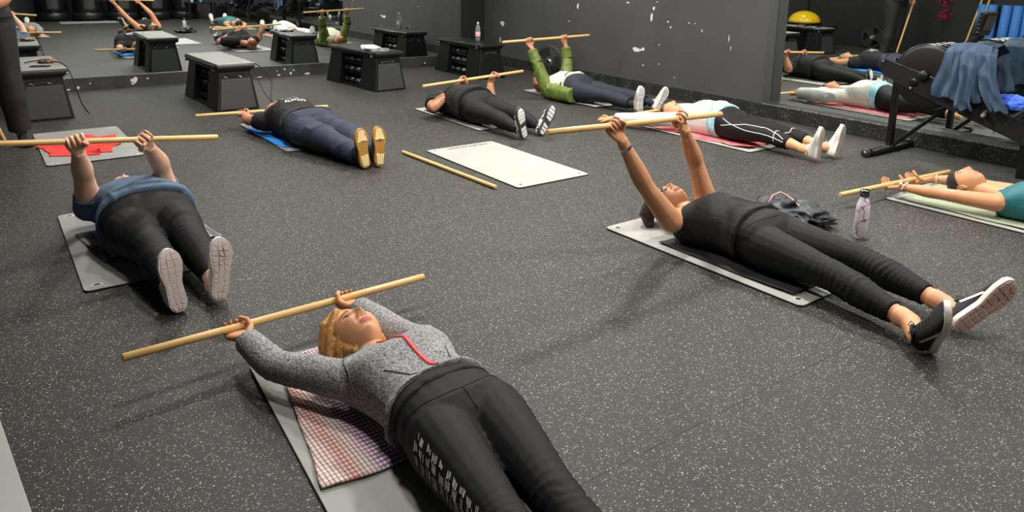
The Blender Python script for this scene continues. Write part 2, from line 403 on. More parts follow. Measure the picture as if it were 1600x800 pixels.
def towel(name, label, cx, cy, sx, sy, m, ang=0.0, z=0.012, seed=1, amp=0.010, fr=7, nx=46, ny=46, thick=0.004, edge_wob=0.012, corners=None):
    """wrinkled cloth lying flat"""
    root_mb = MB(); rs = np.random.RandomState(seed); off = rs.rand(3)*20
    U, Vv = np.meshgrid(np.linspace(0, 1, nx+1), np.linspace(0, 1, ny+1), indexing='ij')
    u, v = U.ravel(), Vv.ravel()
    if corners is None:
        X = (u-.5)*sx; Y = (v-.5)*sy
    else:
        c = np.array(corners, float)
        X = (1-u)*(1-v)*c[0, 0]+u*(1-v)*c[1, 0]+u*v*c[2, 0]+(1-u)*v*c[3, 0]; Y = (1-u)*(1-v)*c[0, 1]+u*(1-v)*c[1, 1]+u*v*c[2, 1]+(1-u)*v*c[3, 1]
    P3 = np.stack([X*3+off[0], Y*3+off[1], np.full_like(X, off[2])], 1)
    X2 = X+edge_wob*vnoise(P3*2.2); Y2 = Y+edge_wob*vnoise(P3*2.2+7)
    q = np.stack([(X*0.9+Y*.5)*fr+off[0], (Y*.9-X*.3)*fr*.45+off[1], np.full_like(X, off[2])], 1)
    h = amp*np.clip(vnoise(q)+0.35*vnoise(q*2.3), -.1, 1)**1.0
    h = np.maximum(h, 0)
    top = np.stack([X2, Y2, h+thick], 1); bot = np.stack([X2, Y2, np.maximum(h-0.0005, 0)], 1)
    n = len(X); fs = []
    idx = lambda i, j: i*(ny+1)+j
    for i in range(nx):
        for j in range(ny):
            a, b, c_, d = idx(i, j), idx(i+1, j), idx(i+1, j+1), idx(i, j+1)
            fs.append((a, b, c_, d)); fs.append((n+d, n+c_, n+b, n+a))
    for i in range(nx):
        fs.append((idx(i, 0), n+idx(i, 0), n+idx(i+1, 0), idx(i+1, 0))); fs.append((idx(i+1, ny), n+idx(i+1, ny), n+idx(i, ny), idx(i, ny)))
    for j in range(ny):
        fs.append((idx(0, j+1), n+idx(0, j+1), n+idx(0, j), idx(0, j))); fs.append((idx(nx, j), n+idx(nx, j), n+idx(nx, j+1), idx(nx, j+1)))
    root_mb.add(np.vstack([top, bot]).tolist(), fs)
    o = mesh_obj(name, root_mb, m, smooth=True)
    o.location = (cx, cy, z); o.rotation_euler = (0, 0, ang)
    tag(o, label, 'towel')
    return o

def plaid_material():
    m = bpy.data.materials.new('multicolour_check_weave'); m.use_nodes = True
    nt = m.node_tree; b = nt.nodes['Principled BSDF']; L = nt.links.new; N = nt.nodes.new
    tc = N('ShaderNodeTexCoord'); sp = N('ShaderNodeSeparateXYZ'); L(tc.outputs['Object'], sp.inputs[0])
    # stripe colour varies across the width
    mr = N('ShaderNodeMapRange'); mr.inputs['From Min'].default_value = -.26; mr.inputs['From Max'].default_value = .26; L(sp.outputs['X'], mr.inputs[0])
    rp = N('ShaderNodeValToRGB'); cr = rp.color_ramp
    cols = [(226, 190, 180), (224, 120, 90), (236, 210, 200), (150, 90, 150), (110, 90, 150), (228, 180, 190), (150, 80, 130), (236, 214, 120), (225, 130, 80), (232, 190, 180), (120, 90, 140), (220, 110, 90), (235, 215, 205), (180, 90, 110)]
    cr.elements[0].color = (*lin(cols[0]), 1); cr.elements[1].color = (*lin(cols[-1]), 1)
    for i, c in enumerate(cols[1:-1]):
        e = cr.elements.new((i+1)/(len(cols)-1)); e.color = (*lin(c), 1)
    L(mr.outputs[0], rp.inputs[0])
    def lines(axis, sc, duty):
        a = N('ShaderNodeMath'); a.operation = 'MULTIPLY'; a.inputs[1].default_value = sc; L(sp.outputs[axis], a.inputs[0])
        f = N('ShaderNodeMath'); f.operation = 'FRACT'; L(a.outputs[0], f.inputs[0])
        g = N('ShaderNodeMath'); g.operation = 'LESS_THAN'; g.inputs[1].default_value = duty; L(f.outputs[0], g.inputs[0])
        return g
    prev = None
    whites = lines('Y', 52, .52); darks = lines('X', 78, .30); darky = lines('Y', 52, .20)
    mx = N('ShaderNodeMix'); mx.data_type = 'RGBA'; L(whites.outputs[0], mx.inputs[0]); L(rp.outputs[0], mx.inputs[6]); mx.inputs[7].default_value = (*lin((232, 222, 214)), 1)
    f1 = N('ShaderNodeMath'); f1.operation = 'MULTIPLY'; f1.inputs[1].default_value = .75; L(darks.outputs[0], f1.inputs[0])
    m2 = N('ShaderNodeMix'); m2.data_type = 'RGBA'; L(f1.outputs[0], m2.inputs[0]); L(mx.outputs[2], m2.inputs[6]); m2.inputs[7].default_value = (*lin((90, 60, 80)), 1)
    f2 = N('ShaderNodeMath'); f2.operation = 'MULTIPLY'; f2.inputs[1].default_value = .55; L(darky.outputs[0], f2.inputs[0])
    m3 = N('ShaderNodeMix'); m3.data_type = 'RGBA'; L(f2.outputs[0], m3.inputs[0]); L(m2.outputs[2], m3.inputs[6]); m3.inputs[7].default_value = (*lin((70, 55, 70)), 1)
    L(m3.outputs[2], b.inputs['Base Color']); b.inputs['Roughness'].default_value = .85
    return m
towel('towel', 'multicoloured checked cotton towel under the woman in the grey zip jacket', 0.96, 2.04, .52, .76, plaid_material(), corners=[(-.313, -.342), (.22, -.40), (.32, .35), (-.20, .407)], seed=3, amp=0.010, fr=9, nx=70, ny=70)
M_RED = mat('red_terry', (214, 52, 42), 0.85, noise=.15, nscale=60, bump=.5, bscale=250)
towel('towel', 'bright red towel spread on an empty grey mat at the left', .635, 6.42, .50, .62, M_RED, ang=-.08, seed=5, amp=0.045, fr=9, z=.012, edge_wob=.07)
towel('towel', 'red and pink towel under the woman in the white sweatshirt', 5.22, 4.10, .52, 1.10, mat('red_pink_terry', (196, 70, 78), .85, rgb2=(232, 150, 150), nscale=5, bump=.4, bscale=250), seed=8, amp=.03, fr=7, edge_wob=.03)
towel('towel', 'sage green towel under the woman in the teal tank top', 4.95, 1.58, .56, 1.22, mat('sage_terry', (150, 160, 134), .85, noise=.06, nscale=60, bump=.5, bscale=300), ang=.02, seed=9, amp=.010, fr=5)
towel('towel', 'bright blue towel sticking out from under the man in navy trousers', 2.17, 6.02, .60, .95, mat('blue_terry', (28, 132, 208), .8, noise=.08, nscale=60, bump=.4, bscale=250), seed=11, amp=.02, fr=5, ang=.06, corners=[(-.30, -.44), (.25, -.45), (.28, .5), (-.30, .36)])
towel('towel', 'thin black towel along the mat edge under the woman in the black tank top', 2.98, 2.10, .36, .78, mat('black_terry', (34, 34, 36), .8, bump=.4, bscale=200), ang=.02, seed=12, amp=.008)
towel('towel', 'white towel trailing beside the person in the green jacket', 5.42, 6.02, .44, .86, mat('white_terry', (222, 222, 220), .85, noise=.06, bump=.4, bscale=200), seed=13, amp=.02, fr=7, edge_wob=.04)
towel('towel', 'grey and black striped towel rumpled under the blue tee', .66, 4.05, .56, .50, mat('grey_striped_cloth', (52, 52, 56), .85, rgb2=(150, 150, 158), nscale=6, stretch=(5, .5, 1), bump=.3), ang=.12, seed=14, amp=.03, fr=8)
towel('towel', 'dark grey towel beneath the person with the tattooed arm', 3.80, 5.95, .42, .8, mat('charcoal_terry', (60, 61, 62), .85, bump=.4), seed=17, amp=.01)

# ------------------------------------------------------------------ WOODEN BARS
def bar(e1, e2, label):
    e1, e2 = Vector(e1), Vector(e2); c = (e1+e2)/2; d = (e2-e1)
    mb = MB(); L2 = d.length/2; r = 0.0138
    X = Vector((1, 0, 0)); Yv = Vector((0, 1, 0)); Z = Vector((0, 0, 1))
    loft(mb, [(X*x, rr, rr, Yv, Z, 2) for x, rr in ((-L2, r*.80), (-L2+.003, r), (-L2*.5, r), (0, r), (L2*.5, r), (L2-.003, r), (L2, r*.80))], 14)
    o = mesh_obj('wooden_bar', mb, M_WOOD, smooth=False)
    for p in o.data.polygons: p.use_smooth = len(p.vertices) == 4
    u, v = frame_of(d); M = Matrix((d.normalized(), u, v)).transposed().to_4x4(); M.translation = c
    o.matrix_world = M
    tag(o, label, 'bar'); return o
BARS = dict(
 C=((1.976, 2.423, .709), (3.146, 2.423, .672)), A=((.30, 2.528, .130), (1.467, 2.605, .104)),
 G=((3.345, 5.93, .33), (4.50, 5.93, .395)), H=((4.679, 6.543, .625), (5.843, 6.438, .666)),
 E=((1.495, 6.536, .14), (2.664, 6.52, .115)), F=((4.21, 2.315, .081), (5.374, 2.197, .081)),
 D=((4.645, 4.951, .048), (5.80, 4.87, .09)), B=((-.149, 3.882, .625), (1.011, 3.972, .507)))
bar(*BARS['A'], 'pale wooden bar in the hands of the woman in the grey zip jacket')
bar(*BARS['B'], 'pale wooden bar held up by the person in the blue tee')
bar(*BARS['C'], 'pale wooden bar held up by the woman in the black tank top and glasses')
bar(*BARS['D'], 'pale wooden bar behind the head of the woman in the white sweatshirt')
bar(*BARS['E'], 'pale wooden bar on the floor behind the man in navy trousers')
bar(*BARS['F'], 'pale wooden bar held overhead by the woman in the teal top')
bar(*BARS['G'], 'pale wooden bar held across the chest by the tattooed arms')
bar(*BARS['H'], 'pale wooden bar held up by the person in the green jacket')
bar((2.607, 4.94, .014), (2.663, 3.772, .014), 'pale wooden bar lying loose beside the empty mat')
bar((.170, 6.66, .014), (-.16, 6.60, 1.12), 'wooden bar standing upright in the hand of the person in black at the left edge')
for k, (yy) in enumerate((6.02, 5.90)):
    bar((XL+.36, yy+.10, .02), (XL+.06, yy-.02, 1.15), ['wooden bar leaning on the left wall, farther of two seen in the mirror', 'wooden bar leaning on the left wall, nearer the blue foam rollers'][k])
# ------------------------------------------------------------------ STORAGE BENCHES (step benches with dumbbell racks inside)
M_DECK = mat('black_deck_cushion', (20, 21, 21), 0.45, noise=.15, nscale=8)
M_DECKRIM = mat('glossy_deck_rim', (16, 17, 18), 0.28)
M_DUMB = mat('dark_neoprene', (30, 30, 32), 0.35)
M_DUMBPINK = mat('raspberry_neoprene', (170, 60, 80), 0.4)
def dumbbell_proto():
    root = empty('dumbbell')
    mb = MB(); tube(mb, [(-.05, 0, 0), (-.02, 0, 0), (.02, 0, 0), (.05, 0, 0)], [.011, .013, .013, .011], 10); h = mesh_obj('handle', mb, M_CHROME, root, True)
    for s in (-1, 1):
        mb = MB(); X = Vector((1, 0, 0)); loft(mb, [(X*s*x, r, r, Vector((0, 1, 0)), Vector((0, 0, 1)), 2.6) for x, r in ((.040, .020), (.046, .034), (.052, .037), (.078, .037), (.084, .033), (.086, .018))], 6 if True else 6)
        mesh_obj('weight_head', mb, M_DUMB, root)
        mb = MB(); loft(mb, [(X*s*x, r, r, Vector((0, 1, 0)), Vector((0, 0, 1)), 2) for x, r in ((.080, .029), (.090, .027), (.0905, .016))], 12)
        mesh_obj('end_cap', mb, M_CHROME, root, True)
    return root
DB = dumbbell_proto(); DB.scale = (.90, .90, .90); DB_USED = [False]
def dup(root, loc, rot, label=None, group=None):
    r = root.copy(); COL.objects.link(r); r.location = loc; r.rotation_euler = rot
    if label: r['label'] = label
    if group: r['group'] = group
    for ch in list(root.children):
        c = ch.copy(); COL.objects.link(c); c.parent = r
    return r
def bench(x, y0, y1, rz, label, db_label, db_group, w=0.415, mat_top=False, h=0.450, plate_grey=True, pink=False, both=False):
    """x = left edge of the near end on the floor, y0 near end, y1 far end"""
    L = y1-y0
    root = empty('storage_bench', (x, y0, 0), rz); tag(root, label, 'bench')
    inx, iny, zt = 0.055, 0.055, h-0.065
    def at(u, v, z):   # u across 0..w, v along 0..L at the floor; walls lean in with height
        k = z/zt
        return Vector((u+(inx*k)*(1-2*u/w), v+(iny*k)*(1-2*v/L), z))
    # end boxes
    for (a, b, nm) in ((0, .30*L, 'end_box'), (.72*L, L, 'end_box')):
        mb = MB(); ka = iny if a == 0 else 0; kb = iny if b == L else 0
        v = [Vector((0, a, 0.0)), Vector((w, a, 0.0)), Vector((w, b, 0.0)), Vector((0, b, 0.0)),
             Vector((inx, a+ka, zt)), Vector((w-inx, a+ka, zt)), Vector((w-inx, b-kb, zt)), Vector((inx, b-kb, zt))]
        hexa(mb, v); mesh_obj(nm, mb, M_BLACK, root, bevel=0.006)
    # end panels, grey on the camera side
    for far in (False, True):
        vv = (lambda z: (iny*z/zt-0.004)) if not far else (lambda z: L-iny*z/zt+0.004)
        def p(u, z): return Vector((u+(inx*z/zt)*(1-2*u/w), vv(z), z))
        mb = MB(); t = Vector((0, -0.006 if not far else 0.006, 0))
        a, b, c, d = p(.030, .018), p(w-.030, .018), p(w-.030, zt-.075), p(.030, zt-.075)
        hexa(mb, [a+t, b+t, b-t, a-t, d+t, c+t, c-t, d-t] if not far else [b+t, a+t, a-t, b-t, c+t, d+t, d-t, c-t])
        mesh_obj('end_panel', mb, M_GREYPANEL if plate_grey else M_BLACK, root, bevel=0.004)
        mb = MB(); a, b = p(.10, zt-.06), p(w-.10, zt-.06)
        box(mb, (a+b)/2+Vector((0, 0, .015)), ((b-a).length, .012, .035)); mesh_obj('hand_slot', mb, M_MATUNDER, root)
        for u in (.075, w-.16):
            mb = MB(); q = p(u, zt-.052); box(mb, q+t*1.2, (.022, .012, .010)); tube(mb, [q+t*1.5+Vector((.0, 0, 0)), q+t*2.4+Vector((.02, 0, -.012))], .004, 8)
            mesh_obj('latch', mb, M_CHROME, root)
    # rack shelves in the opening
    a0, b0 = .30*L, .72*L
    mb = MB(); box(mb, (w/2, (a0+b0)/2, .010), (w-.03, b0-a0, .02)); mesh_obj('floor_plate', mb, M_BLACK, root)
    mb = MB(); box(mb, (w/2, (a0+b0)/2, zt/2), (.012, b0-a0, zt)); mesh_obj('centre_divider', mb, M_BLACK, root)
    for lv in (.15, .27):
        mb = MB()
        for sx in (-1, 1):
            cx = w/2+sx*.10*(1-lv*.3)
            for dx in (-.032, .032):
                tube(mb, [(cx+dx, a0, lv), (cx+dx, b0, lv)], .005, 8)
        mesh_obj('rack_rail', mb, M_BLACKMET, root)
    # deck
    mb = MB(); n = 6
    z0, z1 = zt, h; ov = .015
    box(mb, (w/2, L/2, zt+.012), (w-2*inx+.03, L-2*iny+.05, .024)); mesh_obj('deck_base', mb, M_BLACKMET, root, bevel=.004)
    mb = MB(); box(mb, (w/2, L/2, (zt+.02+h)/2), (w-2*inx+.06, L-2*iny+.11, h-zt-.02)); mesh_obj('deck', mb, [M_DECK], root, bevel=.014)
    mb = MB()
    for sx in (-1, 1): tube(mb, [(w/2+sx*((w-2*inx+.075)/2), .07, h-.020), (w/2+sx*((w-2*inx+.075)/2), L-.07, h-.020)], .010, 8)
    mesh_obj('deck_edge_bead', mb, M_DECKRIM, root, True)
    if mat_top:
        mb = MB(); box(mb, (w/2+.01, L/2, h+.004), (w-2*inx+.055, L-2*iny+.075, .008)); mesh_obj('grip_sheet', mb, M_MATGREY, root, bevel=.003)
    for (u, v) in ((w/2-.19, .10), (w/2+.19, .10), (w/2-.19, L-.10), (w/2+.19, L-.10)):
        mb = MB(); tube(mb, [(u-.03*(1 if u > w/2 else -1), v, h-.05), (u, v, h-.05)], .007, 8); mb2 = mb; lathe(mb2, [(.004, -.012), (.012, -.010), (.012, .010), (.004, .012)], (u, v, h-.05), 10); mesh_obj('corner_knob', mb2, M_CHROME, root, True)
    # dumbbells on both sides
    bpy.context.view_layer.update()
    Mw = Matrix.Translation((x, y0, 0)) @ Matrix.Rotation(rz, 4, 'Z')
    i = 0
    for lv, zz in enumerate((.055, .190, .310)):
        for k in range(3):
            for sx in ((-1, 1) if both else (-1,)):
                cx = w/2+sx*.105*(1-zz*.3); cy = a0+(k+.5)/3*(b0-a0)
                loc = Mw @ Vector((cx, cy, zz)); tilt = random.uniform(-.12, .12)
                rot = (random.uniform(-.1, .5), 0, rz+tilt*.4+PI/2)
                if not DB_USED[0]:
                    DB_USED[0] = True; d = DB; d.location = loc; d.rotation_euler = rot; d['label'] = db_label; d['category'] = 'dumbbell'; d['group'] = db_group
                else:
                    d = dup(DB, loc, rot, db_label, db_group)
                if pink and lv == 2 and k == 0:
                    for c in d.children:
                        if c.name.startswith('weight_head'):
                            c.data = c.data.copy(); c.data.materials[0] = M_DUMBPINK
                    d['label'] = 'small dumbbell with pink heads on the top rack of the bench by the navy-trousered man'; del d['group']
                i += 1
    return root
bench(.315, 7.70, 8.86, .03, 'storage bench behind the person in black at the left edge, mat on its deck', 'small dumbbell racked in the storage bench at the left edge', 'dumbbells in the left edge bench', mat_top=True)
bench(1.875, 7.33, 8.50, .02, 'storage bench with a pale grey sheet on its deck behind the navy-trousered man', 'dark dumbbell racked in the bench with the pale grey deck sheet', 'dumbbells in the bench with the grey sheet', mat_top=True, pink=True)
bench(3.70, 7.645, 8.83, .085, 'black storage bench with crumpled white cloth on its deck, before the mirror', 'dark dumbbell racked in the bench carrying the crumpled white cloth', 'dumbbells in the bench with the white cloth')
bench(5.27, 7.87, 9.02, -.01, 'black storage bench in the back corner with a water bottle on it', 'dark dumbbell racked in the back corner bench under the water bottle', 'dumbbells in the corner bench', plate_grey=False)

# things on the benches
def lat(name, label, cat, prof_list, loc, mats, tilt=None, nseg=28):
    root = empty(name, loc)
    for nm, prof, m in prof_list:
        mb = MB(); lathe(mb, prof, n=nseg); mesh_obj(nm, mb, m, root, True)
    tag(root, label, cat)
    if tilt: root.rotation_euler = tilt
    return root
M_CLEAR = mat('clear_bottle_plastic', (225, 232, 235), .08, trans=.85)
lat('water_bottle', 'clear plastic water bottle with a pink label on the corner bench', 'bottle', [
    ('bottle_body', [(.012, 0), (.032, .004), (.034, .012), (.032, .05), (.034, .06), (.034, .13), (.032, .14), (.033, .17), (.024, .205), (.013, .222), (.013, .235)], M_CLEAR),
    ('label_band', [(.0345, .065), (.0348, .066), (.0348, .122), (.0345, .123)], mat('pink_label', (232, 178, 184), .6)),
    ('cap', [(.015, .232), (.0155, .234), (.0155, .250), (.013, .252)], M_WHITE)], (5.55, 8.33, .450), None)
def crumple(name, label, cat, c, r, m, seed, flat=.45, sub=40, amp=.35, fr=3.0, parent=None):
    """rumpled cloth heap"""
    rs = np.random.RandomState(seed); off = rs.rand(3)*20
    mb = MB(); n, k = sub, sub//2; v = []; f = []
    for j in range(k+1):
        ph = PI*j/k
        for i in range(n):
            th = 2*PI*i/n; v.append((math.sin(ph)*math.cos(th), math.sin(ph)*math.sin(th), math.cos(ph)))
    v = np.array(v)
    h = 1+amp*vnoise(v*fr*.55+off)+amp*.55*(1-2*np.abs(vnoise(v*fr*1.1+off+5)))+amp*.25*(1-2*np.abs(vnoise(v*fr*2.3+off+9)))
    P3 = v*h[:, None]*np.array(r); P3[:, 2] = np.maximum(P3[:, 2]+r[2]*flat, 0.0)
    for j in range(k):
        for i in range(n): f.append((j*n+i, (j+1)*n+i, (j+1)*n+(i+1) % n, j*n+(i+1) % n))
    mb.add(P3.tolist(), f)
    o = mesh_obj(name, mb, m, parent, True); o.location = c
    if label: tag(o, label, cat)
    return o
crumple('cloth', 'crumpled white cloth on the deck of the black bench', 'towel', (3.83, 8.02, .450), (.10, .13, .035), mat('white_cloth', (205, 208, 208), .8, bump=.4), 4)
crumple('cloth', 'small grey strap bundle beside the white cloth on the bench', 'strap', (3.87, 7.84, .450), (.10, .08, .018), mat('grey_webbing', (150, 152, 152), .7, rgb2=(60, 60, 60), nscale=30), 6)
mb = MB(); box(mb, (0, 0, .005), (.075, .155, .010)); o = mesh_obj('phone', mb, [M_BLACK], bevel=.004); o.location = (.52, 7.95, .458); o.rotation_euler = (0, 0, 1.2); tag(o, 'black phone lying on the bench deck at the left edge', 'phone')
crumple('headset', 'small tangle of a dark headset with orange pads on the left bench', 'headset', (.60, 8.25, .458), (.06, .08, .022), mat('dark_orange_mix', (30, 28, 28), .5, rgb2=(190, 110, 80), nscale=30, ramp=(.5, .6)), 9)
# resistance tubes hanging off the benches
def cable(name, label, pts, r=.005, handle_at=None):
    root = empty(name, pts[0]); tag(root, label, 'resistance band')
    P = [Vector(p)-Vector(pts[0]) for p in pts]; Q = []
    for i in range(len(P)-1):
        p0, p1, p2, p3 = P[max(i-1, 0)], P[i], P[i+1], P[min(i+2, len(P)-1)]
        for t in (0, .25, .5, .75):
            Q.append(.5*((2*p1)+(p2-p0)*t+(2*p0-5*p1+4*p2-p3)*t*t+(3*p1-p0-3*p2+p3)*t**3))
    Q.append(P[-1])
    mb = MB(); tube(mb, Q, r, 8); mesh_obj('rubber_tube', mb, M_BLACK, root, True)
    if handle_at is not None:
        h = Vector(handle_at)-Vector(pts[0]); mb = MB(); tube(mb, [h+Vector((-.05, 0, .02)), h+Vector((.05, .02, .02))], .016, 10, round_ends=True); mesh_obj('grip_handle', mb, M_BLACK, root, True)
    return root
cable('resistance_band', 'black resistance tube looping from the grey-decked bench to the floor', [(2.25, 7.42, .46), (2.34, 7.38, .40), (2.42, 7.34, .26), (2.36, 7.20, .10), (2.42, 7.02, .022), (2.47, 6.92, .02)], .005, (2.47, 6.90, .0))
cable('resistance_band', 'thin black tube hanging straight from the bench corner to the floor handle', [(2.26, 7.45, .45), (2.30, 7.40, .30), (2.33, 7.25, .14), (2.40, 7.05, .03), (2.48, 6.95, .02)], .004)
cable('resistance_band', 'black tube across the deck of the left edge bench down its corner', [(.42, 8.25, .467), (.52, 8.35, .47), (.62, 8.20, .475), (.715, 7.95, .46), (.76, 7.80, .32), (.80, 7.78, .12), (.86, 7.84, .01)], .005)
# half ball
bench(-.36, 8.12, 9.30, 0, 'storage bench carrying the yellow half ball, seen in the right mirror', 'dumbbell racked under the yellow half ball', 'dumbbells under the half ball', both=True)
e = empty('balance_trainer', (-.15, 8.72, .452)); tag(e, 'yellow half-ball balance trainer on the left bench, seen in the right mirror', 'balance ball')
mb = MB(); lathe(mb, [(.29, 0), (.32, .005), (.32, .035), (.31, .04)], n=40); mesh_obj('platform_rim', mb, M_BLACK, e, True)
mb = MB(); lathe(mb, [(.30*math.cos(a), .038+.22*math.sin(a)) for a in np.linspace(0, 1.56, 14)], n=40); mesh_obj('dome', mb, mat('yellow_vinyl', (226, 186, 10), .25, noise=.1, nscale=40, coat=.4), e, True)

# weight plates
def plate_obj(label, loc, rot, R=.225, dark=False):
    root = empty('weight_plate', loc); tag(root, label, 'weight plate', None); root.rotation_euler = rot
    n = 48; T = .035
    mb = MB(); X, Yv, Z = Vector((1, 0, 0)), Vector((0, 1, 0)), Vector((0, 0, 1))
    def ring(r0, r1, t):
        v = []; f = []
        for z in (-t/2, t/2):
            for r in (r0, r1): v += [(r*math.cos(2*PI*k/n), r*math.sin(2*PI*k/n), z) for k in range(n)]
        for k in range(n):
            k2 = (k+1) % n
            f += [(k, k2, n+k2, n+k), (2*n+k, 3*n+k, 3*n+k2, 2*n+k2), (n+k, n+k2, 3*n+k2, 3*n+k), (k, 2*n+k, 2*n+k2, k2)]
        mb.add(v, f)
    ring(R*.80, R, T); ring(.028, R*.30, T)
    mesh_obj('rubber_rim', mb, mat('black_rubber_plate', (16, 17, 18), .5) if dark else mat('grey_rubber_plate', (60, 62, 63), .45), root, bevel=.004)
    mb = MB()
    for k in range(3):
        a = 2*PI*k/3+.5; half = .62
        v = []
        for z in (-T*.35, T*.35):
            for r, hf in ((R*.29, .95), (R*.82, .50)):
                for s in (-1, -.33, .33, 1): v.append((r*math.cos(a+s*hf), r*math.sin(a+s*hf), z))
        f = []
        for q in range(3): f += [(q, q+1, 4+q+1, 4+q), (8+q, 12+q, 12+q+1, 8+q+1)]
        f += [(0, 4, 12, 8), (3, 11, 15, 7)]
        mb.add(v, f)
    mesh_obj('web', mb, mat('black_rubber_plate', (16, 17, 18), .5) if dark else mat('dark_rubber_plate', (40, 42, 43), .45), root)
    mb = MB(); lathe(mb, [(.040, -T*.55), (.040, T*.55), (.0265, T*.55), (.0265, -T*.55)], n=28); mesh_obj('hub_ring', mb, M_CHROME, root, True)
    return root
plate_obj('black weight plate with three holes leaning by the right wall behind the green sleeve', (6.17, 7.55, .222), (0, math.radians(80), .25))
plate_obj('weight plate leaning on the left wall, seen dark in the right mirror', (XL+.08, 7.92, .222), (0, math.radians(80), 0), dark=True)

# ------------------------------------------------------------------ BOTTLE AND BAG ON THE FLOOR
def marble_material():
    m = bpy.data.materials.new('marble_print'); m.use_nodes = True
    nt = m.node_tree; b = nt.nodes['Principled BSDF']; L = nt.links.new; N = nt.nodes.new
    tc = N('ShaderNodeTexCoord'); v = N('ShaderNodeTexVoronoi'); v.feature = 'DISTANCE_TO_EDGE'; v.inputs['Scale'].default_value = 13
    n = N('ShaderNodeTexNoise'); n.inputs['Scale'].default_value = 30; a = N('ShaderNodeVectorMath'); a.operation = 'MULTIPLY_ADD'; a.inputs[1].default_value = (.05, .05, .05)
    L(tc.outputs['Object'], n.inputs['Vector']); L(n.outputs['Color'], a.inputs[0]); L(tc.outputs['Object'], a.inputs[2]); L(a.outputs[0], v.inputs['Vector'])
    r = N('ShaderNodeValToRGB'); r.color_ramp.elements[0].position = .012; r.color_ramp.elements[1].position = .05
    r.color_ramp.elements[0].color = (*lin((104, 98, 108)), 1); r.color_ramp.elements[1].color = (*lin((208, 196, 202)), 1)
    L(v.outputs['Distance'], r.inputs['Fac']); L(r.outputs['Color'], b.inputs['Base Color']); b.inputs['Roughness'].default_value = .3
    return m
lat('water_bottle', 'white marble-patterned steel bottle standing on the floor', 'bottle', [
    ('bottle_body', [(.020, 0), (.033, .003), (.0355, .010), (.0355, .165), (.034, .185), (.028, .208), (.0225, .222), (.0215, .236)], marble_material()),
    ('steel_base', [(.0305, -.0), (.034, .002), (.0345, .006), (.034, .008)], M_CHROME),
    ('cap', [(.0215, .236), (.0245, .238), (.0245, .268), (.0225, .273), (.005, .2735)], mat('dark_steel_cap', (120, 122, 124), .22, 1.0))], (3.792, 1.95, 0), None)
M_BAG = mat('black_nylon', (34, 37, 42), .5, noise=.25, nscale=25, bump=.3, bscale=60)
bag = empty('drawstring_bag', (3.73, 2.30, 0)); tag(bag, 'crumpled black nylon bag with a pink drawcord beside the marble bottle', 'bag')
a = crumple('bag_body', None, None, (0, 0, 0), (.15, .19, .062), M_BAG, 21, .62, 64, .42, 3.4, bag)
b = crumple('bag_flap', None, None, (-.04, .10, .02), (.13, .10, .055), M_BAG, 33, .6, 56, .5, 3.6, bag)
mb = MB(); tube(mb, [(-.10, .12, .10), (-.05, .13, .135), (.01, .12, .15), (.03, .09, .135), (.0, .02, .125), (-.03, -.05, .10), (-.05, -.11, .06)], .0035, 8); mesh_obj('drawcord', mb, mat('salmon_cord', (226, 160, 150), .6), bag, True)

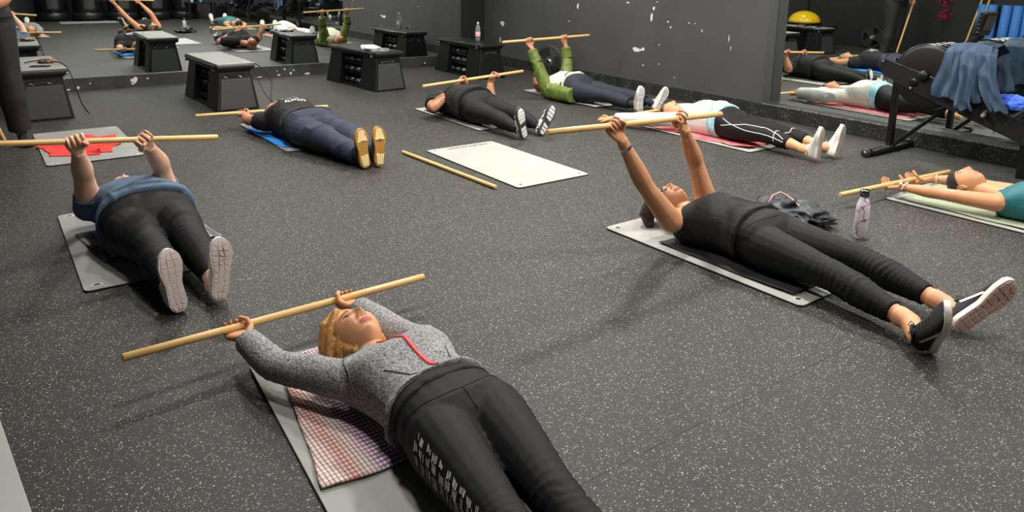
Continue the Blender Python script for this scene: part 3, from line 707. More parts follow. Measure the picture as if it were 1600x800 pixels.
# ------------------------------------------------------------------ ROWING MACHINE
def rower(ox, oy, label, S=1.0, jacket=True):
    root = empty('rowing_machine', (ox, oy, 0)); tag(root, label, 'rowing machine')
    # local: +y towards the back of the room, flywheel there; beam falls towards -y
    mb = MB(); box(mb, (-.02, 0, .030), (.60, .075, .035)); mesh_obj('front_foot', mb, M_BLACKMET, root, bevel=.008)
    for s in (-1, 1):
        mb = MB(); lathe(mb, [(.012, -.016), (.034, -.016), (.036, -.008), (.036, .008), (.034, .016), (.012, .016)], (s*.335-.02, .0, .036), 20, 0, Vector((0, 1, 0)), Vector((0, 0, 1)), Vector((1, 0, 0)))
        w = mesh_obj('caster_wheel', mb, mat('dark_wheel', (40, 40, 40), .5), root, True)
        mb = MB(); lathe(mb, [(.004, -.02), (.008, -.02), (.008, .02), (.004, .02)], (s*.335-.02, .0, .036), 12, 0, Vector((0, 1, 0)), Vector((0, 0, 1)), Vector((1, 0, 0))); mesh_obj('axle', mb, M_CHROME, w, True)
        mb = MB(); box(mb, (s*.305-.02, 0, .05), (.03, .05, .03)); mesh_obj('wheel_bracket', mb, M_BLACKMET, root, bevel=.004)
    mb = MB(); box(mb, (0, 0, .40), (.055, .040, .73)); mesh_obj('front_leg', mb, M_BLACKMET, root, bevel=.004)
    mb = MB(); box(mb, (0, 0, .052), (.11, .06, .010)); mesh_obj('foot_plate', mb, M_CHROME, root)
    mb = MB(); tube(mb, [(0, -.03, .06), (0, -.45, .48)], .016, 10); mesh_obj('brace', mb, M_BLACKMET, root)
    # side plates of the beam
    for s in (-1, 1):
        mb = MB(); x0 = s*.175; t = .010
        pr = [(.04, .64), (.06, .725), (.03, .76), (-.02, .75), (-.38, .645), (-.72, .515), (-1.02, .40), (-1.04, .25), (-.88, .31), (-.28, .51)]
        n = len(pr); v = [(x0-t/2*s, a, b) for a, b in pr]+[(x0+t/2*s, a, b) for a, b in pr]
        mb.add(v, [tuple(range(n)), tuple(reversed(range(n, 2*n)))]+[(k, n+k, n+(k+1) % n, (k+1) % n) for k in range(n)])
        mesh_obj('side_plate', mb, mat('matte_black_plate', (20, 20, 21), .5, spec=.3), root)
        mb = MB(); tube(mb, [(x0, .03, .76), (x0, -.38, .645), (x0, -.72, .515), (x0, -1.02, .40)], .007, 8); mesh_obj('plate_edge', mb, M_DECKRIM, root, True)
    mb = MB(); pts = [(.0, .02, .69), (.0, -.28, .59), (.0, -.70, .43), (.0, -1.00, .33)]; tube(mb, pts, .055, 8, flat=1.0, e=5); mesh_obj('main_beam', mb, M_BLACKMET, root)
    # flywheel drum with perforated rim
    C0 = Vector((0, -.29, .655)); R = .245; U, V, W = Vector((0, 1, 0)), Vector((0, 0, 1)), Vector((1, 0, 0))
    mb = MB(); lathe(mb, [(.06, -.165), (R-.03, -.165), (R-.008, -.158), (R, -.145), (R, -.05), (R-.006, -.045), (R-.006, .045), (R, .05), (R, .145), (R-.008, .158), (R-.03, .165), (.06, .165)], C0, 56, 0, U, V, W)
    mesh_obj('flywheel_drum', mb, mat('drum_black', (15, 15, 16), .42, spec=.35), root, True)
    mb = MB()
    for xx in (-.152, -.055, .055, .152): tube(mb, [C0+Vector((xx, R*1.004*math.cos(a), R*1.004*math.sin(a))) for a in np.linspace(.2, 2.9, 34)], .0045, 6)
    mesh_obj('rim_band', mb, mat('shiny_band', (110, 112, 114), .25, .9), root, True)
    for xx in (-.10, 0, .10):
        mb = MB()
        for a in np.linspace(.4, 2.6, 7):
            Q = C0+Vector((xx, (R+.004)*math.cos(a), (R+.004)*math.sin(a))); box(mb, Q, (.05, .028, .008), R=Matrix.Rotation(a-PI/2, 3, 'X'))
        mesh_obj('vent_louvre', mb, M_DECKRIM, root)
    for s in (-1, 1):
        mb = MB(); lathe(mb, [(.018, 0), (.040, .0), (.043, .015), (.040, .04), (.030, .05), (.004, .052)], C0+Vector((s*.165, .01, .01)), 24, 0, U, V, W*s); mesh_obj('hub_cap', mb, M_BLACK, root, True)
        for (a, b, r) in ((-.215, .610, .030), (.035, .745, .008), (-.20, .560, .008), (-.55, .43, .008), (-.80, .33, .008)):
            mb = MB(); lathe(mb, [(r*.6, 0), (r, .001), (r, .008), (r*.6, .014)], (s*.182, a, b), 16, 0, U, V, W*s); mesh_obj('bolt', mb, M_CHROME if r < .02 else M_BLACK, root, True)
    # monitor arm and monitor
    mb = MB(); tube(mb, [(0, -.40, .82), (0, -.50, .93), (.0, -.57, 1.0)], .028, 8, flat=.55, e=4); mesh_obj('monitor_arm', mb, M_BLACKMET, root)
    mon = MB(); box(mon, (0, -.575, 1.07), (.20, .05, .18), R=Matrix.Rotation(.25, 3, 'X')); mo = mesh_obj('monitor', mon, M_BLACK, root, bevel=.012)
    mb = MB(); box(mb, (0, -.604, 1.075), (.15, .004, .11), R=Matrix.Rotation(.25, 3, 'X')); mesh_obj('screen', mb, mat('dark_screen', (40, 46, 42), .2), mo)
    mb = MB()
    for k in range(5): box(mb, (-.103, -.575, 1.01+k*.028), (.004, .02, .008))
    mesh_obj('side_button', mb, M_GREYPANEL, mo)
    # handle, footrests, rail, seat
    mb = MB(); tube(mb, [(-.24, -.74, .44), (-.10, -.72, .48)], .016, 12, round_ends=True); tube(mb, [(-.10, -.72, .48), (.10, -.72, .48)], .013, 10); tube(mb, [(.24, -.74, .44), (.10, -.72, .48)], .016, 12, round_ends=True)
    mesh_obj('handle', mb, mat('grey_grip', (96, 98, 100), .35), root, True)
    for s in (-1, 1):
        mb = MB(); box(mb, (s*.11, -.90, .455), (.11, .26, .018), R=Matrix.Rotation(-.8, 3, 'X')); mesh_obj('footrest', mb, mat('grey_footrest', (88, 90, 92), .4), root, bevel=.006)
        mb = MB(); box(mb, (s*.11, -.88, .48), (.13, .035, .014), R=Matrix.Rotation(-.8, 3, 'X')); mesh_obj('foot_strap', mb, M_BLACK, root, bevel=.004)
    mb = MB(); box(mb, (0, -1.75, .33), (.06, 1.55, .07)); mesh_obj('seat_rail', mb, mat('rail_metal', (120, 122, 124), .3, .9), root, bevel=.006)
    mb = MB(); box(mb, (0, -1.6, .40), (.26, .22, .05)); mesh_obj('seat', mb, M_BLACK, root, bevel=.02)
    mb = MB(); box(mb, (0, -2.45, .15), (.30, .06, .30)); mesh_obj('rear_leg', mb, M_BLACKMET, root, bevel=.01)
    mb = MB(); box(mb, (0, -.95, .13), (.06, .06, .26)); mesh_obj('centre_leg', mb, M_BLACKMET, root, bevel=.01)
    return root
RX, RY = 5.955, 2.91
rower(RX, RY, 'black rowing machine by the right mirror with a denim-blue jacket on it')
rower(5.80, -.10, 'second rowing machine behind the camera, seen only in the back mirror')
crumple('cloth', 'bright blue crumpled cloth on the footrests of the rowing machine', 'towel', (RX-.10, RY-.86, .50), (.085, .11, .05), mat('vivid_blue_cloth', (50, 90, 190), .7, noise=.3, nscale=20), 41, .5, 48, .4)
# jacket draped over the monitor arm
def draped_jacket():
    root = empty('jacket', (RX, RY-.55, .865)); tag(root, 'denim-blue zip jacket hanging over the arm of the rowing machine', 'jacket')
    M = mat('washed_navy_jersey', (46, 66, 88), .85, noise=.16, nscale=14, bump=.4, bscale=260)
    def panel(name, path, w0, w1, seed, th=.008, nv=44, nu=40, fold=.011, fr=1.0):
        """path: centre points top to hem in local coordinates; cloth spreads along y"""
        rs = np.random.RandomState(seed); ph = rs.rand(8)*6
        pts = [Vector(p) for p in path]
        def cen(t):
            k = t*(len(pts)-1); i = min(int(k), len(pts)-2); f = k-i; return pts[i].lerp(pts[i+1], f)
        mb = MB(); S = []
        for side in (1, -1):
            for i in range(nu+1):
                for j in range(nv+1):
                    s = i/nu*2-1; t = j/nv; c = cen(t); w = w0*(1-t)+w1*t
                    wob = .02*math.sin(3*t+ph[0])*t
                    y = s*w+wob+.012*math.sin(9*t+ph[1]+3*s)*t
                    x = fold*(.35+t)*(math.sin(s*7*fr+ph[2]+2.0*t)+.5*math.sin(s*13*fr+ph[3]-3*t))*1.0 + .006*math.sin(17*t+4*s+ph[4])
                    z = -.02*abs(s)**1.5*(1-t)+.010*math.sin(s*9+ph[5])*t
                    edge = (1-abs(s)**6)
                    S.append((c.x+x+side*th*edge*.5, c.y+y, c.z+z))
        n = (nu+1)*(nv+1); f = []
        for i in range(nu):
            for j in range(nv):
                a, b, c_, d = i*(nv+1)+j, (i+1)*(nv+1)+j, (i+1)*(nv+1)+j+1, i*(nv+1)+j+1
                f.append((a, d, c_, b)); f.append((n+a, n+b, n+c_, n+d))
        for i in range(nu):
            for j in (0, nv):
                a, b = i*(nv+1)+j, (i+1)*(nv+1)+j; f.append((a, b, n+b, n+a) if j == 0 else (b, a, n+a, n+b))
        mb.add(S, f); return mesh_obj(name, mb, M, root, True)
    # body half hanging on the room side, seen by the camera
    body = panel('jacket_body', [(.03, 0, .05), (-.10, 0, .07), (-.20, .0, .01), (-.215, .01, -.12), (-.22, .02, -.25), (-.215, .02, -.34)], .125, .17, 3)
    panel('jacket_back', [(-.03, .0, .05), (.10, 0, .07), (.20, .0, .0), (.215, .0, -.15), (.215, -.01, -.30)], .125, .16, 5)
    panel('sleeve', [(-.05, -.10, .05), (-.17, -.13, .0), (-.225, -.18, -.14), (-.235, -.24, -.28), (-.235, -.29, -.38)], .055, .065, 8, .045, fold=.010, fr=.6)
    panel('sleeve', [(-.18, -.03, .02), (-.23, -.05, -.08), (-.24, -.06, -.20), (-.245, -.05, -.34), (-.24, -.04, -.40)], .06, .055, 12, .045, fold=.010, fr=.6)
    mb = MB()
    for k in range(22):
        t = k/21; box(mb, (-.205-.022*math.sin(min(t*1.6, 1.57)), .075-.01*t, .02-.33*t), (.006, .006, .012))
    mesh_obj('zip', mb, mat('zip_metal', (170, 165, 150), .3, .9), root)
    mb = MB(); box(mb, (-.238, .064, -.31), (.006, .012, .03)); mesh_obj('zip_pull', mb, M_CHROME, root)
draped_jacket()

# ------------------------------------------------------------------ THINGS SEEN ONLY IN THE MIRRORS
M_FOAM = mat('blue_foam', (58, 122, 196), .65, noise=.1, nscale=30, bump=.3, bscale=120)
for k, (yy, lean) in enumerate(((5.98, .01), (5.81, -.01), (5.62, .03), (5.44, .02), (5.26, .0))):
    mb = MB(); lathe(mb, [(.030, 0), (.072, 0), (.076, .004), (.076, .941), (.072, .945), (.030, .945), (.028, .90)], n=28)
    o = mesh_obj('foam_roller', mb, M_FOAM, smooth=True); o.location = (XL+.14, yy, 0.006); o.rotation_euler = (lean, -.04, 0)
    tag(o, ['blue foam roller nearest the leaning bars at the left wall', 'second blue foam roller from the leaning bars', 'tilted blue foam roller in the middle of the row at the left wall', 'fourth blue foam roller from the leaning bars', 'blue foam roller farthest from the leaning bars'][k], 'foam roller')
# magenta tinsel hanging on the left wall
e = empty('tinsel_garland', (XL+.04, 6.62, 1.25)); tag(e, 'magenta tinsel bunch on a cord hanging on the left wall', 'decoration')
mb = MB(); box(mb, (0.01, 0, .16), (.03, .30, .06)); mesh_obj('ribbon_header', mb, mat('magenta_foil', (170, 20, 80), .3, .5), e)
mb = MB()
for k in range(170):
    t = random.random(); yy = random.gauss(0, .085*(1-.55*t)); zz = .12-.75*t; r = Matrix.Rotation(random.uniform(0, 3), 3, 'X') @ Matrix.Rotation(random.uniform(0, 3), 3, 'Z')
    box(mb, (random.uniform(0, .05), yy, zz), (.004, .010, .045), R=r)
mesh_obj('tinsel_strips', mb, MATS['magenta_foil'], e, kind='stuff')
mb = MB(); tube(mb, [(.02, 0, .15), (.02, .01, -.4), (.02, -.01, -1.0)], .006, 6); mesh_obj('cord', mb, M_BLACK, e)
# black free-standing drums along the front wall
M_DRUM = mat('drum_shell', (22, 24, 25), .32)
for k, (dx, dy) in enumerate(((1.75, -2.30), (2.50, -2.12), (3.24, -2.02), (4.0, -2.02), (4.72, -2.1))):
    e = empty('floor_drum', (dx, dy, 0)); tag(e, ['leftmost black drum seen in the back mirror', 'second black drum from the left in the back mirror', 'third black drum in the back mirror, above the fist of the woman with glasses', 'fourth black drum, right of the mirror seam', 'rightmost black drum seen in the back mirror'][k], 'drum')
    mb = MB(); lathe(mb, [(.30, 0), (.345, .02), (.36, .08), (.36, .15), (.345, .19), (.31, .215), (.30, .22)], n=40); mesh_obj('base_tank', mb, M_DRUM, e, True)
    mb = MB(); lathe(mb, [(.30, .215), (.315, .24), (.33, .55), (.335, .95), (.33, 1.25), (.30, 1.28), (.10, 1.29)], n=40); mesh_obj('padded_body', mb, M_DRUM, e, True)
    mb = MB()
    v = []; f = []
    for j, zz in enumerate((.30, 1.2)):
        for i in range(7):
            a = PI/2-.35+.7*i/6; v.append((.341*math.cos(a), .341*math.sin(a), zz))
    for i in range(6): f.append((i, i+1, 8+i, 7+i))
    mb.add(v, f); mesh_obj('face_patch', mb, M_GREYPANEL, e, True)
# dark drink table with bottles and an upright frame by the second machine
e = empty('side_table', (5.35, .95, 0)); e.location = (6.02, 1.0-1.75, 0)
e.location = (5.0, -1.55, 0); tag(e, 'low black table at the front wall, seen in the back mirror', 'table')
mb = MB(); box(mb, (0, 0, .43), (.70, .42, .04)); mesh_obj('tabletop', mb, M_BLACK, e, bevel=.008)
for sx in (-1, 1):
    for sy in (-1, 1):
        mb = MB(); box(mb, (sx*.31, sy*.17, .205), (.04, .04, .41)); mesh_obj('leg', mb, M_BLACKMET, e)
M_TEALP = mat('teal_bottle_plastic', (90, 190, 200), .25)
for k, (bx, by, mm, lb) in enumerate(((-.22, .08, M_WHITE, 'white bottle on the low black table'), (.0, .05, M_TEALP, 'teal bottle on the low black table'))):
    lat('water_bottle', lb, 'bottle', [('bottle_body', [(.03, 0), (.034, .005), (.034, .15), (.02, .19), (.013, .20)], mm), ('cap', [(.014, .198), (.015, .2), (.015, .225), (.01, .228)], M_BLACK)], (5.0+bx, -1.55+by, .45), None)

# ------------------------------------------------------------------ PEOPLE
def V3(p): return Vector(p)
def union_mesh(mb, voxel, smooth=2):
    """fuse overlapping closed shapes into one skin; returns (verts, quads)"""
    me = bpy.data.meshes.new('tmp'); me.from_pydata(mb.v, [], mb.f); me.update()
    bm = bmesh.new(); bm.from_mesh(me); bmesh.ops.recalc_face_normals(bm, faces=bm.faces); bm.to_mesh(me); bm.free()
    o = bpy.data.objects.new('tmp', me); COL.objects.link(o)
    r = o.modifiers.new('r', 'REMESH'); r.mode = 'VOXEL'; r.voxel_size = voxel; r.adaptivity = 0
    if smooth:
        s = o.modifiers.new('s', 'SMOOTH'); s.factor = .5; s.iterations = smooth
    dg = bpy.context.evaluated_depsgraph_get(); m2 = bpy.data.meshes.new_from_object(o.evaluated_get(dg))
    n = len(m2.vertices); co = np.empty(n*3); m2.vertices.foreach_get('co', co); co = co.reshape(-1, 3)
    f = [tuple(p.vertices) for p in m2.polygons]
    no = np.empty(n*3); m2.vertices.foreach_get('normal', no); no = no.reshape(-1, 3)
    bpy.data.objects.remove(o); bpy.data.meshes.remove(me); bpy.data.meshes.remove(m2)
    return co, f, no
def wrinkle(co, no, axis, amp, scale=22, aniso=3.0, seed=0, rings=()):
    """cloth folds: noise squeezed along the body axis plus tight rings near bent joints"""
    ax = np.array(axis, float); ax /= np.linalg.norm(ax)
    al = (co@ax)[:, None]*ax
    p = (co-al)*scale/aniso+al*scale*.8+seed*3.7
    n1 = vnoise(p); n2 = vnoise(p*2.1+11)
    n3 = vnoise(p*.55+31)
    d = amp*(1.9*(1-np.abs(n1))**5*np.clip(.4+1.6*n3, 0, 1.4)+.8*n3+.35*n2-.3)
    for c, a2, am, wl, sg in rings:
        c = np.array(c, float); a2 = np.array(a2, float); a2 /= np.linalg.norm(a2)
        q = co-c; t = q@a2; w = np.exp(-(np.linalg.norm(q, axis=1)/sg)**2)
        ph = 2*PI*t/wl+6.5*vnoise(co*8+seed)+2.5*vnoise(co*23+seed); d += am*.62*w*(1-1.7*np.abs(np.sin(ph/2)))*(.35+.65*np.clip(vnoise(co*13+seed*2)+.55, 0, 1.3))
    return co+no*d[:, None]

TORSO = [(-.20, .100, .070), (-.12, .160, .088), (0, .172, .102), (.2, .163, .103), (.40, .138, .098), (.58, .140, .100), (.76, .153, .108), (.90, .168, .094), (1.02, .150, .075), (1.10, .085, .060)]
ARM = [(0, .054), (.12, .053), (.35, .048), (.6, .043), (.85, .038), (1.0, .038), (1.12, .040), (1.3, .039), (1.6, .032), (1.85, .026), (2.0, .025)]
LEG = [(0, .092), (.15, .092), (.35, .084), (.6, .072), (.85, .060), (1.0, .057), (1.15, .056), (1.35, .058), (1.6, .047), (1.85, .036), (2.0, .035)]
def joint_path(a, b, c, s):
    """point at parameter s (0 root, 1 middle joint, 2 end) with the joint a little rounded"""
    a, b, c = V3(a), V3(b), V3(c)
    p = a.lerp(b, s) if s <= 1 else b.lerp(c, s-1)
    k = max(0, 1-abs(s-1)/.18)
    if k > 0: p = p.lerp((a.lerp(b, .9)+b.lerp(c, .1))/2, .5*k)
    return p
def limb(mb, a, b, c, prof, s0, s1, off=0.0, g=1.0, loose=0.0, hint=None, n=14, flare=0.0, flat=1.0):
    ss = [s0]+[s for s, r in prof if s0+.03 < s < s1-.03]+[s1]
    rr = [float(np.interp(s, [q[0] for q in prof], [q[1] for q in prof])) for s in ss]
    rr = [r*g*(1-loose)+loose*max(r*g, .052)+off for r in rr]
    if flare: rr[-1] += flare
    tube(mb, [joint_path(a, b, c, s) for s in ss], rr, n, hint=hint, round_ends=False, flat=flat)

def hand_mesh(mb, W, G, s, npalm, thumb, curl=1.0, sc=1.0, r=0.0138):
    """W wrist, G centre of the bar in the fist, s bar direction, npalm where the palm faces, thumb = +1/-1 along s"""
    W, G, s, nn = V3(W), V3(G), V3(s).normalized(), V3(npalm)
    w = (G-W); w = (w-s*w.dot(s)*.0); w.normalize()
    nn = (nn-w*nn.dot(w)); nn = (nn-s*nn.dot(s)*.0).normalized()
    ax = w.cross(nn)
    if ax.dot(s) < 0: ax = -ax
    s = ax
    K = G-nn*(r+.011)                     # knuckle line runs behind the bar
    Wr = W
    # palm
    st = []
    for t, hw, hd in ((-.28, .024, .022), (0, .026, .019), (.25, .034, .017), (.6, .041, .016), (.92, .041, .0135), (1.05, .036, .011)):
        st.append((Wr.lerp(K, t), hw*sc, hd*sc, s, nn, 2.6))
    loft(mb, st, 14)
    for i, (o, Lg, rad) in enumerate(((.031, .92, .0088), (.0105, 1.0, .0090), (-.010, .96, .0086), (-.030, .80, .0076))):
        base = K+s*(o*thumb*sc)
        C = G+s*(o*thumb*sc*1.0); R = r+.0085
        pts = [base-w*.020, base]
        if curl > .6:
            for a in (40, 85, 120, 158, 195):
                a = math.radians(a*curl*(.93+.07*Lg)); pts.append(C+(-nn*math.cos(a)+w*math.sin(a))*R*(1.05 if a < 2 else 1))
        else:
            d = w.copy(); p = base.copy()
            for L_, da in ((.042, .35), (.025, .35), (.020, .3)):
                ang = da*(1+curl*1.2)+i*.05; d = (d*math.cos(ang)+nn*math.sin(ang)).normalized(); p = p+d*L_*Lg*sc; pts.append(p.copy())
        rads = [rad*1.0*sc]+[rad*sc*(1-.055*k) for k in range(len(pts)-1)]
        tube(mb, pts, rads, 8, round_ends=True)
    # thumb leaves the side of the palm near its base
    tb = Wr.lerp(K, .30)+s*(.022*thumb*sc)+nn*.004
    if curl > .6:
        pts = [tb, tb+s*(.020*thumb)+w*.022+nn*.010, G-w*.030+s*(.044*thumb)+nn*.012, G-w*.012+s*(.040*thumb)+nn*.026, G+w*.010+s*(.026*thumb)+nn*.027]
    else:
        pts = [tb, tb+s*(.022*thumb)+w*.020+nn*.012, tb+s*(.036*thumb)+w*.034+nn*.036, tb+s*(.030*thumb)+w*.050+nn*.060]
    tube(mb, pts, [.0135*sc, .0125*sc, .0105*sc, .0095*sc, .0082*sc][:len(pts)], 8, round_ends=True)

def head_geo(scale=1.0, fine=False, fat=0.0, feminine=True):
    """head in its own axes: x right, y forward, z up; origin at the middle of the head"""
    N, M = (150, 110) if fine else (72, 56)
    t = np.linspace(-PI, PI, N, endpoint=False); a = t-.5*np.sin(t)
    ph = np.linspace(0.02, PI-.02, M)
    A, P_ = np.meshgrid(a, ph, indexing='ij'); A, P_ = A.ravel(), P_.ravel()
    x, y, z = np.sin(A)*np.sin(P_), np.cos(A)*np.sin(P_), np.cos(P_)
    X = .073*x; Z = np.where(z > 0, .108, .112)*z
    Y = np.where(y > 0, .090*np.abs(y)**.86, -.100*np.abs(y))
    k = np.clip(-z, 0, 1)
    X = X*(1-.26*k**1.6+fat*k*.35); Y = np.where(y < 0, Y*(1-.50*k**1.1), Y*(1-.02*k))
    X = X*(1-.10*np.clip(y-.5, 0, 1)*np.clip(z, 0, 1))
    w = np.clip((y-.15)/.35, 0, 1); w = w*w*(3-2*w)
    g = lambda u0, w0, su, sw: np.exp(-((X-u0)/su)**2-((Z-w0)/sw)**2)
    d = np.zeros_like(X)
    # nose ridge, tip, wings
    am = np.interp(Z, [-.048, -.040, -.032, -.026, .0, .014, .026], [0, .004, .021, .023, .012, .005, 0])
    su = np.interp(Z, [-.04, -.03, .015], [.0105, .0095, .0065])
    d += am*np.exp(-(X/su)**2)
    for s in (-1, 1):
        d += .0075*g(s*.0125, -.034, .0062, .0062)
        d -= .0045*g(s*.0065, -.042, .004, .003)
        d -= .0105*g(s*.030, .009, .0135, .0095)
        d += .0045*g(s*.028, .027, .020, .007)
        d += .0040*g(s*.040, -.022, .016, .016)
        d -= .0020*g(s*.026, -.044, .006, .012)
    d += .0062*g(0, -.0545, .0185, .0042)+.0068*g(0, -.0655, .0165, .0048)-.0050*g(0, -.0600, .022, .0018)
    d -= .0035*g(0, -.0760, .020, .005)+.0020*g(0, -.048, .004, .005)
    d += .0085*g(0, -.090, .019, .013)
    Y = Y+d*w
    v = np.stack([X, Y, Z], 1)*scale
    f = []
    for i in range(N):
        i2 = (i+1) % N
        for j in range(M-1): f.append((i*M+j, i*M+j+1, i2*M+j+1, i2*M+j))
    f.append(tuple(i*M for i in range(N))); f.append(tuple(i*M+M-1 for i in reversed(range(N))))
    unit = np.stack([x, y, z], 1)
    return v, f, unit, (N, M)
def surf_y(v, ux, uz):
    m = v[:, 1] > 0; q = v[m]; i = np.argmin((q[:, 0]-ux)**2+(q[:, 2]-uz)**2); return q[i, 1]

M_EYEW = mat('eye_white', (225, 220, 215), .25); M_IRIS = mat('dark_iris', (48, 36, 28), .15); M_TEETH = None
def skin_mat(name, c, lip):
    m = mat(name, c, .48, noise=.07, nscale=16, bump=.12, bscale=160, spec=.4)
    m.node_tree.nodes['Principled BSDF'].inputs['Subsurface Weight'].default_value = .12
    m.node_tree.nodes['Principled BSDF'].inputs['Subsurface Radius'].default_value = (.012, .005, .003)
    return m, mat(name+'_lips', lip, .42)
def hair_mat(name, c, c2):
    return mat(name, c, .42, rgb2=c2, nscale=9, stretch=(14, 14, 1.0), bump=.35, bscale=22, ramp=(.35, .7), sheen=.0)

def put_head(root, bodymb, c, up, fw, skin, hair=None, hcol=None, fine=False, scale=1.0, glasses=False, headband=None, lips=None, brow=(70, 50, 36), haircfg=None, fat=0.0):
    up = V3(up).normalized(); fw = V3(fw); fw = (fw-up*fw.dot(up)).normalized(); rt = fw.cross(up)
    Mx = Matrix((rt, fw, up)).transposed(); c = V3(c)
    T = lambda p: tuple(c+Mx @ Vector(p))
    v, f, unit, (N, M) = head_geo(scale, fine, fat)
    lipf = []
    for q in f:
        if len(q) == 4:
            cx, cy, cz = v[list(q)].mean(0)/scale
            e = (cx/.0245)**2+((cz+.0600)/.0098)**2
            lipf.append(1 if (e < 1 and cy > .05) else 0)
        else: lipf.append(0)
    o = len(bodymb.v); bodymb.v.extend([T(p) for p in v]); bodymb.f.extend([tuple(i+o for i in q) for q in f]); bodymb.m.extend(lipf)
    # ears
    for s in (-1, 1):
        e = MB()
        base = Vector((s*.0725, -.008, -.006))*scale
        for k, (rx, ry, rz, off) in enumerate(((.006, .014, .026, 0),)):
            st = []
            for a in np.linspace(-1.45, 1.45, 9):
                st.append((base+Vector((s*.004, -.004*math.sin(a), rz*math.sin(a))), .005*math.cos(a)+.0012, ry*math.cos(a)+.001, Vector((1, 0, 0)), Vector((0, 1, 0)), 2))
            loft(e, st, 12)
        rim = [base+Vector((s*.008, -.004+.0145*math.cos(a)*(1 if a < 1.57 else .9), .004+.0245*math.sin(a))) for a in np.linspace(-1.5, 2.6, 12)]
        tube(e, rim, .0032, 6, round_ends=True)
        tube(e, [base+Vector((s*.006, .004, -.026)), base+Vector((s*.006, -.002, -.020))], .006, 8, round_ends=True)
        o = len(bodymb.v); bodymb.v.extend([T(p) for p in e.v]); bodymb.f.extend([tuple(i+o for i in q) for q in e.f]); bodymb.m.extend([0]*len(e.f))
    # eyes and lids, brows
    for s in (-1, 1):
        ye = surf_y(v/scale, s*.030, .009)
        ec = Vector((s*.0305, ye-.0068, .009))*scale
        e = MB(); R = .0122*scale
        n, k = 16, 10; vv = []; ff = []; mm = []
        for j in range(k+1):
            a = .001+(PI*.62)*j/k
            for i in range(n): b = 2*PI*i/n; vv.append(T(ec+Vector((math.sin(a)*math.cos(b), math.cos(a), math.sin(a)*math.sin(b)))*R))
        for j in range(k):
            for i in range(n): ff.append((j*n+i, j*n+(i+1) % n, (j+1)*n+(i+1) % n, (j+1)*n+i)); mm.append(1 if j < 3 else 0)
        e.v, e.f, e.m = vv, ff, mm
        mesh_obj('eye', e, [M_EYEW, M_IRIS], root, True)
        for lo, hi in ((.40, 2.0), (-2.0, -.50)):     # upper and lower lid bands
            L = MB(); vv = []; nI, nJ = 14, 6
            for i in range(nI+1):
                az = -1.25+2.5*i/nI
                for j in range(nJ+1):
                    el = lo+(hi-lo)*j/nJ
                    el *= (.85+.15*math.cos(az)) if abs(el) > .6 else math.cos(az*.9)
                    vv.append(T(ec+Vector((math.sin(az)*math.cos(el)*1.08, math.cos(az)*math.cos(el), math.sin(el)))*R*1.13))
            ff = [(i*(nJ+1)+j, (i+1)*(nJ+1)+j, (i+1)*(nJ+1)+j+1, i*(nJ+1)+j+1) for i in range(nI) for j in range(nJ)]
            o = len(bodymb.v); bodymb.v.extend(vv); bodymb.f.extend([tuple(q+o for q in t) for t in ff]); bodymb.m.extend([0]*len(ff))
        if fine:
            K = MB(); tube(K, [Vector(T(ec+Vector((math.sin(az)*1.08, math.cos(az)*math.cos(.40*math.cos(az*.9))*1.0, math.sin(.40*math.cos(az*.9))))*R*1.17)) for az in np.linspace(-1.2, 1.2, 12)], .0011, 6); mesh_obj('eyelashes', K, mat('lash_brown', (34, 24, 20), .7), root, True)
        b = MB(); pts = []
        for t in np.linspace(0, 1, 7):
            ux = s*(.014+.034*t); uz = .0265+.006*math.sin(t*2.4)-.004*t; pts.append(Vector(T(Vector((ux, surf_y(v/scale, ux, uz)+.0008, uz))*scale)))
        tube(b, pts, [.0015, .0028, .003, .003, .0027, .002, .001], 6, flat=1.0); mesh_obj('eyebrow', b, mat('brow_%d_%d_%d' % brow, brow, .8), root, True)
        # nostril shadows are real recesses in the mesh
    # hair
    if hair:
        cfg = dict(front=.60, thick=.016, side=-.35, back=-.62, cut=.10); cfg.update(haircfg or {})
        x, y, z = unit.T
        # 1 inside the hairy area, falling to 0 at the hairline
        hl = cfg['front']-.30*np.abs(x)**1.5
        frontal = np.clip((z-hl)/.16, 0, 1)
        back = np.clip((cfg['cut']-y)/.18, 0, 1)
        low = np.clip((z-(cfg['back']+(cfg['side']-cfg['back'])*np.clip(np.abs(x)*1.2-.2, 0, 1)))/.12, 0, 1)
        m = np.maximum(frontal, back)*np.minimum(1, low)
        strand = vnoise(np.stack([np.arctan2(x, -y)*14, z*1.5, x*3], 1))
        off = (cfg['thick']*(.9+.25*strand)*m-.004*(m < .02))*scale
        hv = v*(1+0*x[:, None])+unit*off[:, None]
        hv[:, 1] += np.where(m > .02, 0, -.002)
        # closed hair mass: outside the scalp where hair grows, sunk under the skin elsewhere
        off = (cfg['thick']*(.92+.16*strand)*m-.009*(1-m)**2)*scale
        hv = v+unit*off[:, None]
        H = MB(); H.v = [T(p_) for p_ in hv]; H.f = [tuple(q_) for q_ in f]
        for extra in cfg.get('locks', ()):      # tapered locks: list of (points in head axes, radius list, flatness)
            pts, rads, fl = extra
            tube(H, [Vector(T(Vector(p))) for p in pts], list(rads), 10, flat=fl, round_ends=True); H.m = [0]*len(H.f)
        for wl in cfg.get('world_locks', ()):
            tube(H, [Vector(p) for p in wl[0]], list(wl[1]), 10, flat=wl[2], round_ends=True); H.m = [0]*len(H.f)
        co_, f_, no_ = union_mesh(H, .0042 if fine else .006, 3)
        H = MB(); H.v = [tuple(p_) for p_ in co_]; H.f = f_; H.m = [0]*len(f_)
        mesh_obj('hair', H, hcol, root, True)
